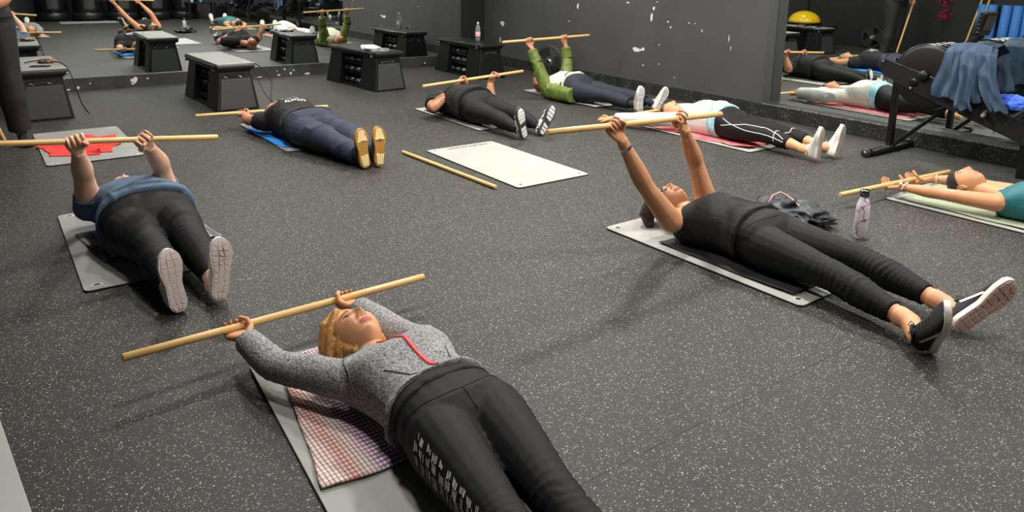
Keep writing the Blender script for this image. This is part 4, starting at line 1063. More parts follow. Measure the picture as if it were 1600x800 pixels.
    if headband is not None:
        x, y, z = unit.T; tz = z-.35*(-y)*.0
        m = (z > .10+.42*np.clip(y, 0, 1)) ; H = MB(); idx = {}
        w = np.clip((z-(.10+.42*np.clip(y, 0, 1)))/.06, 0, 1)
        hv = v+unit*(.0035+.004*w[:, None])*scale
        for q in f:
            if len(q) == 4 and all(m[list(q)]):
                nq = []
                for i in q:
                    if i not in idx: idx[i] = len(H.v); H.v.append(T(hv[i]*np.array([1.0, 1.0, 1.0])))
                    nq.append(idx[i])
                H.f.append(tuple(nq)); H.m.append(0)
        mesh_obj('headband', H, headband, root, True)
    if glasses:
        G = MB()
        for s in (-1, 1):
            yy = surf_y(v/scale, s*.030, .009)+.016
            pts = [Vector(T(Vector((s*.031+.024*math.copysign(abs(math.cos(a))**.8, math.cos(a)), yy-.006*abs(math.cos(a)), .006+.0175*math.copysign(abs(math.sin(a))**.8, math.sin(a))))*scale)) for a in np.linspace(0, 2*PI, 21)]
            tube(G, pts, .0031, 6)
            tube(G, [Vector(T(Vector(p)*scale)) for p in ((s*.055, yy-.006, .012), (s*.072, .03, .010), (s*.079, -.005, .006), (s*.078, -.025, -.008))], .0018, 6)
        tube(G, [Vector(T(Vector(p)*scale)) for p in ((-.008, surf_y(v/scale, 0, .012)+.010, .012), (0, surf_y(v/scale, 0, .012)+.008, .015), (.008, surf_y(v/scale, 0, .012)+.010, .012))], .0019, 6)
        g = mesh_obj('glasses', G, mat('grey_glasses_frame', (24, 28, 38), .3), root, True)
        g['label'] = 'dark-rimmed glasses with clear lenses'
        for s in (-1, 1):
            L = MB(); yy = surf_y(v/scale, s*.030, .009)+.015
            ring = [T(Vector((s*.031+.023*math.cos(a), yy-.006*abs(math.cos(a)), .006+.0165*math.sin(a)))*scale) for a in np.linspace(0, 2*PI, 16, endpoint=False)]
            L.add(ring, [tuple(range(16))]); mesh_obj('lens', L, mat('lens_glass', (235, 240, 245), .03, trans=.92), g)
    return Mx

def sole_w(t):      # half width of the sole along 0..1 heel to toe
    return float(np.interp(t, [0, .04, .12, .30, .45, .62, .76, .88, .95, 1.0], [.012, .026, .034, .033, .031, .041, .045, .038, .027, .008]))
def sole_c(t, side):   # centre line bends inward a little
    return side*(-.004*math.sin(PI*t)*1.0+.006*max(0, t-.55))
def shoe(root, heel, toe, out, side, spec, L=.262):
    """heel: world point under the heel; toe: heel-to-toe direction; out: direction the sole faces"""
    T = V3(toe).normalized(); O = V3(out); O = (O-T*O.dot(T)).normalized(); Z = -O; X = T.cross(Z)
    H = V3(heel)
    Tf = lambda x, y, z: H+X*x+T*y+Z*z
    k = L/.262
    up = MB(); st = []
    prof = [(.004, .014, .060), (.010, .025, .078), (.035, .033, .092), (.065, .034, .094), (.095, .034, .088), (.125, .036, .073), (.160, .041, .060), (.195, .043, .050), (.225, .039, .041), (.246, .030, .033), (.256, .018, .025)]
    for y, w, h in prof:
        z0 = .016
        st.append((Tf(sole_c(y/.262, side), y*k, z0+(h-z0)/2), w*k*.98, (h-z0)/2, X, Z, 2.5))
    loft(up, st, 20)
    s_obj = mesh_obj('shoe', up, spec['upper'], root, True)
    # padded collar
    mb = MB(); pts = [Tf(.030*math.cos(a), .052*k+.034*math.sin(a)+(.012 if math.sin(a) > 0 else 0), .093-.006*math.cos(a*2)+(.004 if math.sin(a) < -.5 else 0)) for a in np.linspace(0, 2*PI, 17)]
    tube(mb, pts, .0065, 8); mesh_obj('collar', mb, spec.get('collar', spec['upper']), s_obj, True)
    # sole slab with side wall
    mb = MB(); n = 26; ring = []
    for i in range(n+1): t = i/n; ring.append((sole_c(t, side)+sole_w(t)*1.06, t))
    for i in range(n, -1, -1): t = i/n; ring.append((sole_c(t, side)-sole_w(t)*1.06, t))
    m = len(ring); v = []
    for zz, sc in ((0.0, .95), (.004, 1.0), (.020, 1.0), (.024, .97)):
        for x, t in ring:
            cx = sole_c(t, side); rock = .012*max(0, (t-.72)/.28)**2+.004*max(0, (.1-t)/.1)
            v.append(Tf((cx+(x-cx)*sc)*k, t*.262*k, zz+rock))
    f = [tuple(reversed(range(m))), tuple(3*m+i for i in range(m))]
    for r_ in range(3): f += [(r_*m+i, r_*m+(i+1) % m, (r_+1)*m+(i+1) % m, (r_+1)*m+i) for i in range(m)]
    mb.add(v, f); so = mesh_obj('sole', mb, spec['midsole'], s_obj, True)
    for p_ in so.data.polygons: p_.use_smooth = len(p_.vertices) == 4
    # tread pads
    mb = MB(); kind = spec['tread']; rs = random.Random(spec.get('seed', 1)+side)
    rows, cols = {'cells': (11, 3), 'grid': (17, 5), 'blocks': (9, 3), 'bars': (8, 1), 'long': (3, 4), 'wave': (5, 2)}[kind]
    J = {}
    jit = {'cells': .34, 'grid': 0, 'blocks': .16, 'bars': .15, 'long': .05, 'wave': .2}[kind]
    gap = {'cells': .0022, 'grid': .0012, 'blocks': .0026, 'bars': .0045, 'long': .0035, 'wave': .004}[kind]
    def node(i, j):
        if (i, j) not in J:
            t = .025+.95*i/rows+(rs.uniform(-jit, jit)/rows if 0 < i < rows else 0); u = -1+2*j/cols+(rs.uniform(-jit, jit)*1.3/cols if 0 < j < cols else 0)
            if kind == 'bars': t += .03*u*side
            J[(i, j)] = (min(max(t, .015), .985), u)
        return J[(i, j)]
    for i in range(rows):
        if kind == 'long' and i == 1: continue
        if kind == 'bars' and i in (3,): continue
        for j in range(cols):
            q = [node(i, j), node(i+1, j), node(i+1, j+1), node(i, j+1)]
            P2 = [((sole_c(t, side)+u*sole_w(t)*.90)*k, t*.262*k) for t, u in q]
            cx = sum(p[0] for p in P2)/4; cy = sum(p[1] for p in P2)/4
            P3 = []
            for (px, py) in P2:
                d = math.hypot(px-cx, py-cy)+1e-6; fct = max(.3, 1-gap/d*1.3); P3.append((cx+(px-cx)*fct, cy+(py-cy)*fct))
            rk = [.012*max(0, (py/(.262*k)-.72)/.28)**2 for px, py in P3]
            zt = {'cells': -.0014, 'blocks': -.0022}.get(kind, -.0025)
            v = [Tf(px, py, .004+r_) for (px, py), r_ in zip(P3, rk)]+[Tf(cx+(px-cx)*.9, cy+(py-cy)*.9, zt+r_) for (px, py), r_ in zip(P3, rk)]
            mb.add(v, [(4, 5, 6, 7), (0, 1, 5, 4), (1, 2, 6, 5), (2, 3, 7, 6), (3, 0, 4, 7)])
    tr_ = mesh_obj('tread', mb, spec['tread_mat'], s_obj, kind='stuff')
    # laces
    mb = MB()
    for i in range(5):
        y = (.098+.016*i)*k; zz = float(np.interp(y/k, [p[0] for p in prof], [p[2] for p in prof]))
        tube(mb, [Tf(-.020, y, zz-.010), Tf(-.010, y+.003, zz+.001), Tf(.0, y, zz+.0035), Tf(.010, y+.003, zz+.001), Tf(.020, y, zz-.010)], .0024, 6)
    for s in (-1, 1):
        tube(mb, [Tf(0, .096*k, .094), Tf(s*.018, .088*k, .108), Tf(s*.030, .096*k, .100), Tf(s*.016, .104*k, .092), Tf(0, .098*k, .092)], .0022, 6)
    mesh_obj('laces', mb, spec['laces'], s_obj, True)
    if spec.get('stripe'):
        for s in (-1, 1):
            mb = MB()
            for j, (ya, yb) in enumerate(spec.get('stripe_pos', ((.09, .14),))):
                vv = []
                for q in range(7):
                    t = q/6; y = ya+(yb-ya)*t; zz = .022+.045*(1-t); 
                    w = float(np.interp(y, [p[0] for p in prof], [p[1] for p in prof]))*k
                    h = float(np.interp(y, [p[0] for p in prof], [p[2] for p in prof])); hz = (h-.016)/2; rel = min(.98, abs(zz-(.016+hz))/hz)
                    xx = w*.98*(1-rel**2.5)**(1/2.5)
                    for dz in (-.006, .006): vv.append(Tf(sole_c(y/.262, side)+s*(xx+.0022), (y)*k, zz+dz))
                mb.add(vv, [(2*q, 2*q+1, 2*q+3, 2*q+2) for q in range(6)])
            mesh_obj('side_stripe', mb, spec['stripe'], s_obj)
    return s_obj

def bvh_of(o):
    me = o.data; return BVHTree.FromPolygons([v.co.copy() for v in me.vertices], [tuple(p.vertices) for p in me.polygons])
def strip_on(name, target, pts, width, m, parent, lift=.0018, closed=False, sub=6, bvh=None, kind=None):
    """ribbon laid on a garment's surface along world points"""
    b = bvh or bvh_of(target); P = [V3(p) for p in pts]; Q = []
    for i in range(len(P)-1):
        for k in range(sub): Q.append(P[i].lerp(P[i+1], k/sub))
    Q.append(P[-1]); S = []
    for q in Q:
        loc, no, ix, d = b.find_nearest(q); S.append((loc, no))
    v = []
    for i, (loc, no) in enumerate(S):
        d = (S[min(i+1, len(S)-1)][0]-S[max(i-1, 0)][0]); d.normalize(); sd = d.cross(no).normalized()
        for a, h in ((-1, -.001), (-.8, 1), (.8, 1), (1, -.001)): v.append(loc+sd*(a*width/2)+no*(lift*h))
    f = []
    for i in range(len(S)-1):
        for j in range(3): f.append((4*i+j, 4*i+j+1, 4*i+4+j+1, 4*i+4+j))
    mb = MB(); mb.add(v, f); return mesh_obj(name, mb, m, parent, True, kind=kind)

def person(name_label, sp):
    """sp holds joints (world), garments and looks; returns dict of parts"""
    root = empty('person', (sp['hip'][0], sp['hip'][1], 0)); tag(root, name_label, 'person')
    inv = Matrix.Translation((-sp['hip'][0], -sp['hip'][1], 0))
    hipc = V3(sp['hip']); shc = V3(sp['sh']); lat = V3(sp.get('lat', (1, 0, 0))); front = V3(sp.get('front', (0, 0, 1)))
    ax = (shc-hipc); ln = ax.length; ax.normalize(); lat = (lat-ax*lat.dot(ax)).normalized(); front = (front-ax*front.dot(ax)-lat*front.dot(lat)).normalized()
    gw, gd = sp.get('gw', 1), sp.get('gd', 1); belly = sp.get('belly', 0)
    voxel = sp.get('voxel', .010)
    def tst(t, off=0, eo=2.4, gwo=0, gdo=0):
        a = float(np.interp(t, [q[0] for q in TORSO], [q[1] for q in TORSO]))*gw+gwo; b = float(np.interp(t, [q[0] for q in TORSO], [q[2] for q in TORSO]))*gd+gdo
        b += belly*math.exp(-((t-.38)/.28)**2)
        c = shc.lerp(hipc, 1-t) if 0 <= t <= 1 else hipc+(shc-hipc)*t
        c = c+front*(b-.100)
        return (c, a+off, b+off, lat, front, eo)
    shL, shR = sp['shoulders']; hL, hR = hipc-lat*sp.get('hipw', .085)*gw, hipc+lat*sp.get('hipw', .085)*gw
    arms = [(shL, sp['elbows'][0], sp['wrists'][0]), (shR, sp['elbows'][1], sp['wrists'][1])]
    legs = [(hL, sp['knees'][0], sp['ankles'][0]), (hR, sp['knees'][1], sp['ankles'][1])]
    ga, gl = sp.get('ga', 1), sp.get('gl', 1)
    hc = V3(sp['head'])
    # ---- skin
    mb = MB(); loft(mb, [tst(t, -.004) for t in (-.20, -.12, 0, .2, .4, .58, .76, .9, 1.0, 1.07)], 20)
    nb = shc+ax*.02+front*(-.01); hb = hc+V3(sp['head_up']).normalized()*(-.085)+V3(sp['head_fwd']).normalized()*(-.028)
    tube(mb, [nb-ax*.03, nb.lerp(hb, .5), hb+V3(sp['head_up']).normalized()*.03], [.064, .054, .054], 14)
    for a in arms: 
        limb(mb, *a, ARM, 0, 2, 0, ga); tube(mb, [shc.lerp(V3(a[0]), .35), V3(a[0])], [.058*ga, .054*ga], 12, round_ends=True)
    for l in legs: limb(mb, *l, LEG, 0, 2, -.003, gl)
    co, f, no = union_mesh(mb, voxel, 3)
    body = MB(); body.v = [tuple(p) for p in co]; body.f = f; body.m = [0]*len(f)
    for i in (0, 1):
        h = MB(); g = sp['grips'][i]
        hand_mesh(h, sp['wrists'][i], g, sp['bar_dir'][i] if isinstance(sp['bar_dir'], list) else sp['bar_dir'], sp['palm'], (1 if i == 0 else -1)*sp.get('thumb', 1), sp.get('curl', 1.0), sp.get('hs', 1.0))
        co2, f2, _ = union_mesh(h, sp.get('hvox', .0032), 1)
        o = len(body.v); body.v.extend([tuple(p) for p in co2]); body.f.extend([tuple(k+o for k in q) for q in f2]); body.m.extend([0]*len(f2))
    sk, lp = sp['skin']
    put_head(root, body, hc, sp['head_up'], sp['head_fwd'], sk, sp.get('hair'), sp.get('hcol'), sp.get('fine', False), sp.get('hscale', 1.0), sp.get('glasses', False), sp.get('headband'), brow=sp.get('brow', (70, 50, 36)), haircfg=sp.get('haircfg'), fat=sp.get('fat', 0))
    parts = {'root': root}
    parts['body'] = mesh_obj('body', body, [sk, lp], root, True)
    # ---- lower garment
    L = sp['pants']; mb = MB()
    o = L.get('off', .006)
    loft(mb, [tst(t, o) for t in [-.20, -.12, 0, .12, .24]+([.34] if L['top'] > .36 else [])+[L['top']]], 24)
    for l in legs: limb(mb, *l, LEG, 0, L.get('end', 1.9), o, gl, L.get('loose', 0), n=18, flare=L.get('flare', 0))
    co, f, no = union_mesh(mb, sp.get('cvox', .008), 4)
    rings = []
    for l in legs:
        for s_, am, sg in L.get('rings', ((1.0, .0035, .10), (1.75, .003, .08))):
            p = joint_path(*l, s_); d = (V3(l[1])-V3(l[0])) if s_ <= 1 else (V3(l[2])-V3(l[1])); rings.append((p, d, am, .030, sg))
    co = wrinkle(co, no, ax, L.get('amp', .002), L.get('scale', 20), 3, sp.get('seed', 1), rings)
    m_ = MB(); m_.v = [tuple(p) for p in co]; m_.f = f; m_.m = [0]*len(f)
    parts['pants'] = mesh_obj(L['name'], m_, L['mat'], root, True)
    # ---- upper garment
    U = sp['top']; mb = MB(); o = U.get('off', .012)
    ts = [U['hem']]+[t for t in (.0, .12, .24, .4, .58, .76, .9, 1.0) if t > U['hem']+.05]+[U.get('neck', 1.05)]
    st = [tst(t, o+(U.get('flare', .0) if i == 0 else 0)) for i, t in enumerate(ts)]
    loft(mb, st, 26)
    if U['sleeve'] > 0:
        for a in arms:
            limb(mb, *a, ARM, 0, U['sleeve'], U.get('soff', .010), ga, U.get('sloose', 0), n=16, flare=U.get('sflare', 0))
            tube(mb, [shc.lerp(V3(a[0]), .35), V3(a[0])], [.064*ga+o*.3, .056*ga+U.get('soff', .01)], 14, round_ends=True)
    else:
        for a in arms: tube(mb, [shc.lerp(V3(a[0]), .30), shc.lerp(V3(a[0]), .72)], [.060, .056], 14, round_ends=True)
    co, f, no = union_mesh(mb, sp.get('cvox', .008), 4)
    rings = []
    if U['sleeve'] > 1:
        for a in arms:
            rings.append((joint_path(*a, 1.0), V3(a[2])-V3(a[0]), .004, .032, .09)); rings.append((joint_path(*a, 1.8), V3(a[2])-V3(a[1]), .0025, .025, .06))
    co = wrinkle(co, no, U.get('axis', lat), U.get('amp', .004), U.get('scale', 18), 2.4, sp.get('seed', 1)+3, rings)
    zmin = sp.get('ground', .013)
    if front.z > .9: co[:, 2] = np.maximum(co[:, 2], zmin)
    m_ = MB(); m_.v = [tuple(p) for p in co]; m_.f = f; m_.m = [0]*len(f)
    parts['top'] = mesh_obj(U['name'], m_, U['mat'], root, True)
    for w in sp.get('layers', ()):      # extra bands of cloth (undershirt hem, waist band)
        mb = MB(); loft(mb, [tst(t, w['off']) for t in w['t']], 26); co, f, no = union_mesh(mb, .009, 2)
        co = wrinkle(co, no, lat, w.get('amp', .003), 20, 2.4, 9)
        m_ = MB(); m_.v = [tuple(p) for p in co]; m_.f = f; m_.m = [0]*len(f)
        parts[w['name']] = mesh_obj(w['name'], m_, w['mat'], root, True)
    # ---- shoes
    for i, (heel, toe, out) in enumerate(sp['shoes']):
        shoe(root, heel, toe, out, (-1 if i == 0 else 1)*sp.get('sside', 1), sp['shoe'], sp.get('shoeL', .262))
        # ankle / sock
        mb = MB(); a = V3(sp['ankles'][i]); k = V3(sp['knees'][i])
        H = V3(heel); Z = -(V3(out)-V3(toe).normalized()*V3(out).dot(V3(toe).normalized())).normalized(); c = H+V3(toe).normalized()*.055+Z*.07
        tube(mb, [a.lerp(k, .12), a, c], [.038*gl, .036*gl, .034], 14, round_ends=True)
        mesh_obj('sock' if sp.get('sock') else 'ankle', mb, sp['sock'] if sp.get('sock') else sk, root, True)
    # everything was modelled in world coordinates; hang it on the empty
    bpy.context.view_layer.update()
    for ch in root.children: ch.matrix_parent_inverse = inv
    parts['tst'] = tst; parts['ax'] = ax; parts['lat'] = lat; parts['front'] = front; parts['legs'] = legs; parts['arms'] = arms; parts['inv'] = inv
    return parts
def attach(p, o): o.matrix_parent_inverse = p['inv']; return o

SK_WARM = skin_mat('skin_warm', (206, 148, 108), (168, 74, 70)); SK_PINK = skin_mat('skin_pink', (222, 174, 148), (196, 105, 105)); SK_TAN = skin_mat('skin_tan', (194, 138, 98), (178, 104, 92)); SK_DEEP = skin_mat('skin_ruddy', (180, 126, 94), (160, 92, 84))
H_BLOND = hair_mat('blond_hair', (150, 100, 44), (214, 162, 88)); H_BROWN = hair_mat('dark_brown_hair', (34, 22, 18), (84, 50, 32)); H_BLACK = hair_mat('black_brown_hair', (20, 16, 14), (48, 36, 30)); H_RED = hair_mat('auburn_hair', (70, 40, 26), (150, 90, 54)); H_GREY = hair_mat('grey_hair', (70, 66, 62), (130, 124, 118))
C_BLACKLEG = mat('black_stretch_jersey', (15, 15, 16), .68, noise=.12, nscale=12, bump=.12, bscale=400, spec=.25)
C_BLACKTEE = mat('black_cotton', (11, 11, 12), .85, noise=.1, nscale=20, bump=.3, bscale=300)
C_HEATHER = mat('heather_grey_knit', (78, 78, 80), .85, rgb2=(172, 172, 172), nscale=240, stretch=(1, .45, 1), bump=.3, bscale=300, ramp=(.36, .66))
C_BLUETEE = mat('dusty_blue_cotton', (78, 100, 122), .85, noise=.08, nscale=16, bump=.25, bscale=300)
C_NAVY = mat('navy_jersey', (38, 44, 62), .8, noise=.1, nscale=14, bump=.25, bscale=300)
C_DARKNAVY = mat('dark_navy_woven', (20, 26, 40), .75, noise=.1, nscale=14, bump=.25, bscale=300)
C_GREEN = mat('olive_green_shell', (92, 110, 40), .5, noise=.18, nscale=14, bump=.25, bscale=120)
C_CREAM = mat('cream_print_cotton', (214, 208, 186), .85, noise=.12, nscale=18, bump=.2)
C_WHITESW = mat('off_white_fleece', (208, 206, 198), .9, noise=.05, nscale=16, bump=.3, bscale=250)
C_AQUA = mat('aqua_marbled_jersey', (118, 186, 200), .8, rgb2=(190, 226, 230), nscale=14, stretch=(1, 3, 1))
C_TEAL = mat('teal_stretch', (24, 98, 104), .6, noise=.1, nscale=12, bump=.12, bscale=300)
M_RUBPINK = mat('pinkish_white_outsole', (214, 196, 192), .6, noise=.05, nscale=40); M_GUM = mat('gum_rubber', (168, 122, 52), .5, noise=.1, nscale=30); M_MAUVE = mat('mauve_outsole', (196, 160, 148), .6)
M_WSHOE = mat('white_shoe_knit', (214, 210, 202), .75, bump=.3, bscale=300); M_BSHOE = mat('black_shoe_knit', (26, 26, 28), .75, bump=.3, bscale=300); M_GSHOE = mat('grey_beige_shoe', (186, 178, 164), .7, bump=.3, bscale=300)
M_BEIGESOLE = mat('beige_waffle_rubber', (186, 172, 150), .65); M_DARKSOLE = mat('dark_grey_outsole', (52, 53, 54), .6)
SHOE_B = dict(upper=M_WSHOE, midsole=mat('white_midsole', (206, 196, 192), .6), tread='cells', tread_mat=M_RUBPINK, laces=M_WHITE, seed=4)
SHOE_C = dict(upper=M_BSHOE, midsole=mat('warm_white_midsole', (222, 210, 202), .55), tread='blocks', tread_mat=M_MAUVE, laces=M_BSHOE, stripe=M_WHITE, stripe_pos=((.08, .17),), seed=8)
SHOE_D = dict(upper=M_WSHOE, midsole=M_WHITE, tread='grid', tread_mat=M_BEIGESOLE, laces=M_WHITE, seed=2)
SHOE_E = dict(upper=M_BSHOE, midsole=M_GUM, tread='long', tread_mat=mat('cream_groove', (226, 206, 150), .5), laces=M_BSHOE, seed=3)
SHOE_G = dict(upper=mat('black_white_mesh', (30, 30, 30), .7, rgb2=(220, 220, 216), nscale=28, ramp=(.48, .52)), midsole=M_DARKSOLE, tread='bars', tread_mat=M_WHITE, laces=M_WHITE, stripe=M_WHITE, stripe_pos=((.05, .10), (.10, .16), (.15, .21)), seed=5)
SHOE_H = dict(upper=M_GSHOE, midsole=M_WHITE, tread='wave', tread_mat=mat('pale_grey_outsole', (176, 176, 178), .6), laces=M_GSHOE, seed=6)
SHOE_F = dict(upper=M_WSHOE, midsole=M_WHITE, tread='grid', tread_mat=mat('pink_outsole', (226, 170, 170), .6), laces=M_WHITE, seed=7)

def on_bar(key, x):
    a, b = V3(BARS[key][0]), V3(BARS[key][1]); t = (x-a.x)/(b.x-a.x); return a.lerp(b, t)
def bdir(key): return (V3(BARS[key][1])-V3(BARS[key][0])).normalized()
def wrist_from(g, frm, d=.085): g = V3(g); return g+(V3(frm)-g).normalized()*d

# ---- the woman in front: grey zip jacket
g0, g1 = on_bar('A', .665), on_bar('A', 1.100)
e0, e1 = (.705, 2.25, .10), (1.125, 2.32, .10)
A = person('woman in grey zip jacket and black striped leggings on her back in the foreground', dict(
    hip=(1.03, 1.60, .122), sh=(1.00, 2.04, .118), shoulders=[(.855, 2.01, .115), (1.145, 2.04, .115)],
    elbows=[e0, e1], wrists=[wrist_from(g0, e0), wrist_from(g1, e1)], grips=[g0, g1], bar_dir=bdir('A'), palm=(0, .15, 1), thumb=1, curl=.8,
    knees=[(.885, 1.19, .125), (1.045, 1.20, .125)], ankles=[(.84, .80, .075), (1.01, .80, .075)],
    head=(1.0, 2.245, .118), head_up=(-.10, .985, -.12), head_fwd=(.02, .10, 1), skin=SK_WARM, hair=True, hcol=H_BLOND, fine=True, hscale=1.05, gw=1.02, gd=1.0, hipw=.09,
    haircfg=dict(front=.60, thick=.017, cut=.14, back=-.9, side=-.70, world_locks=[
        ([(.965, 2.355, .165), (.925, 2.335, .14), (.905, 2.30, .08), (.895, 2.265, .025)], (.026, .036, .036, .028), .8),
        ([(.955, 2.33, .19), (.918, 2.29, .13), (.905, 2.25, .07), (.90, 2.225, .022)], (.016, .026, .030, .022), .8),
        ([(1.04, 2.33, .14), (1.07, 2.32, .08), (1.08, 2.30, .03)], (.028, .034, .026), .8),
        ([(.945, 2.26, .15), (.925, 2.22, .10), (.92, 2.19, .03)], (.018, .026, .020), .8)]),
    brow=(150, 110, 70), voxel=.009, cvox=.006, seed=2, hvox=.0028,
    pants=dict(name='leggings', mat=C_BLACKLEG, top=.40, off=.007, end=1.93, amp=.0012, rings=((0.0, .002, .12), (1.0, .004, .11), (1.8, .003, .08))),
    top=dict(name='zip_jacket', mat=C_HEATHER, hem=.30, off=.018, flare=.012, sleeve=1.90, soff=.013, sloose=.4, amp=.010, scale=11, neck=1.17),
    layers=[dict(name='black_undershirt', t=(.20, .26, .32), off=.014, mat=C_BLACKTEE, amp=.003)],
    shoe=SHOE_D, shoes=[((.83, .735, .03), (-.15, -.25, 1), (0, -1, -.25)), ((1.02, .735, .03), (.15, -.25, 1), (0, -1, -.25))]))
tt = A['tst']
def surf_pt(P, t, u, extra=.03):
    """point above the front of the trunk: t along, u across (-1..1)"""
    c, a, b, la, fr, e = P['tst'](t); return c+la*(a*u)+fr*(b*(max(0, 1-abs(u)**2.4))**(1/2.4)+extra)
zipm = mat('red_zip_tape', (214, 52, 52), .5)
attach(A, strip_on('zip', A['top'], [surf_pt(A, t, u) for t, u in ((1.14, .10), (.95, .08), (.80, .07), (.62, .05), (.45, .02), (.32, .02))], .013, zipm, A['root'], .004))
seam = mat('dark_grey_seam', (62, 62, 64), .9)
for u0 in (-1, 1):
    attach(A, strip_on('pocket_seam', A['top'], [surf_pt(A, t, u0*u) for t, u in ((.58, .80), (.45, .62), (.34, .40))], .004, seam, A['root'], .002))
attach(A, strip_on('drawcord', A['top'], [(.935, 2.16, .20), (.895, 2.10, .20), (.85, 2.03, .20), (.815, 1.95, .18), (.80, 1.90, .12)], .005, mat('grey_cord', (96, 96, 98), .9), A['root'], .004))
mb = MB(); tube(mb, [surf_pt(A, 1.15, u, .0)+A['ax']*(.012) for u in (-.95, -.6, -.2, .14)], [.010, .015, .017, .012], 10, flat=.8, round_ends=True); attach(A, mesh_obj('hood_collar', mb, C_HEATHER, A['root'], True))
attach(A, strip_on('waistband_seam', A['pants'], [surf_pt(A, .12-.10*(1-u*u), u) for u in np.linspace(-1, 1, 9)], .003, mat('black_seam', (12, 12, 13), .9), A['root'], .0015))
attach(A, strip_on('front_seam', A['pants'], [surf_pt(A, t, .0) for t in (.02, -.08, -.16)], .003, MATS['black_seam'], A['root'], .0015))
# patterned panel down the outer side of both thighs
for i, sgn in ((0, -1), (1, 1)):
    l = A['legs'][i]; b = bvh_of(A['pants']); mb = MB(); rr = random.Random(5)
    for k in range(120):
        s = .12+1.7*k/120
        p = joint_path(*l, s); d = (V3(l[1])-V3(l[0])).normalized()
        for ang, wd in ((.05+.03*math.sin(k*.5), .024), (.34+.03*math.sin(k*.4+1), .020), (.60+.03*math.sin(k*.6+2), .014)):
            if rr.random() < .15 or (k+int(ang*9))//2 % 3 == 0: continue
            dirv = Vector((sgn*math.cos(ang), 0, math.sin(ang))); q = p+dirv*.12
            loc, no, ix, dd = b.ray_cast(q, -dirv)
            if loc is None: continue
            side = d.cross(no).normalized(); dl = d*rr.uniform(.0018, .0036); sh = side*wd*.62*rr.uniform(.5, 1); sk_ = d*rr.uniform(.003, .007)
            mb.add([loc-sh-dl-sk_+no*.0015, loc+sh-dl+sk_+no*.0015, loc+sh+dl*.4+sk_+no*.0015, loc-sh+dl*.4-sk_+no*.0015], [(0, 1, 2, 3)])
    attach(A, mesh_obj('side_pattern', mb, mat('off_white_print', (206, 198, 190), .7), A['root'], kind='stuff'))

# ---- the person in the blue tee at the left
g0, g1 = on_bar('B', .362), on_bar('B', .657)
e0, e1 = (.40, 4.13, .36), (.765, 4.17, .345)
B = person('person in dusty blue tee and black leggings on back, shoe soles toward the camera', dict(
    hip=(.64, 3.86, .125), sh=(.62, 4.32, .135), shoulders=[(.425, 4.27, .15), (.80, 4.28, .15)],
    elbows=[e0, e1], wrists=[wrist_from(g0, e0), wrist_from(g1, e1)], grips=[g0, g1], bar_dir=bdir('B'), palm=(0, -1, .3), curl=1,
    knees=[(.575, 3.47, .135), (.745, 3.46, .135)], ankles=[(.575, 3.13, .08), (.745, 3.12, .08)],
    head=(.63, 4.52, .13), head_up=(0, 1, -.05), head_fwd=(0, .05, 1), skin=SK_PINK, hair=True, hcol=H_BROWN, gw=1.26, gd=1.14, belly=.03, ga=1.25, gl=1.18, hs=1.08, fat=.15, seed=5,
    pants=dict(name='leggings', mat=C_BLACKLEG, top=.36, off=.008, end=1.92, amp=.0018, rings=((.85, .006, .09), (1.1, .010, .10), (1.4, .010, .11), (1.7, .010, .10))),
    top=dict(name='tee', mat=C_BLUETEE, hem=.12, off=.018, flare=.010, sleeve=.42, soff=.014, sflare=.006, amp=.007, scale=11),
    shoe=SHOE_B, shoeL=.265, shoes=[((.585, 3.03, .012), (-.10, .10, .985), (.10, -1, 0)), ((.735, 3.02, .025), (.10, .08, .985), (.02, -1, 0))]))

# ---- the woman in the black tank top and glasses
g0, g1 = on_bar('C', 2.373), on_bar('C', 2.829); CE0 = (2.60, 2.425, .372)
sh0, sh1 = (2.805, 2.42, .15), (3.17, 2.49, .16)
e0, e1 = CE0, (3.06, 2.50, .41)
C = person('woman in black tank top, black leggings and glasses lying on back, arms raised', dict(
    hip=(3.04, 2.00, .125), sh=(3.02, 2.44, .12), shoulders=[sh0, sh1],
    elbows=[e0, e1], wrists=[wrist_from(g0, e0), wrist_from(g1, e1)], grips=[g0, g1], bar_dir=bdir('C'), palm=(-.1, -1, .2), curl=1, lat=(1, .06, 0),
    knees=[(2.915, 1.59, .12), (3.165, 1.60, .13)], ankles=[(2.845, 1.225, .075), (3.105, 1.215, .085)],
    head=(3.055, 2.64, .150), head_up=(-.05, .97, -.25), head_fwd=(-.20, .22, 1), skin=SK_WARM, hair=True, hcol=H_BROWN, fine=True, glasses=True, gw=1.10, gd=1.15, ga=1.14, gl=1.10, voxel=.008, cvox=.0065, hvox=.0026, seed=8, brow=(60, 40, 30),
    haircfg=dict(front=.60, thick=.024, cut=.12, back=-.8, side=-.5, world_locks=[([(2.97, 2.72, .13), (2.95, 2.72, .07), (2.945, 2.70, .035)], (.04, .05, .035), .8), ([(3.02, 2.74, .14), (3.01, 2.76, .08), (3.0, 2.75, .035)], (.05, .055, .035), .8)]),
    pants=dict(name='leggings', mat=C_BLACKLEG, top=.42, off=.006, end=1.80, amp=.0010, rings=((1.0, .006, .10), (1.35, .008, .11), (1.7, .008, .10))),
    top=dict(name='tank_top', mat=C_BLACKTEE, hem=.16, off=.015, flare=.008, sleeve=0, amp=.0085, scale=11, neck=1.13),
    shoe=SHOE_C, shoeL=.295, shoes=[((2.835, 1.125, .014), (-.45, -.35, .82), (.55, -.75, -.1)), ((3.03, 1.13, .030), (.62, -.42, .66), (-.40, -.85, 0))]))
attach(C, strip_on('waistband_seam', C['pants'], [surf_pt(C, .10-.16*(1-u*u), u) for u in np.linspace(-1, .2, 7)], .003, MATS['black_seam'], C['root'], .0015))
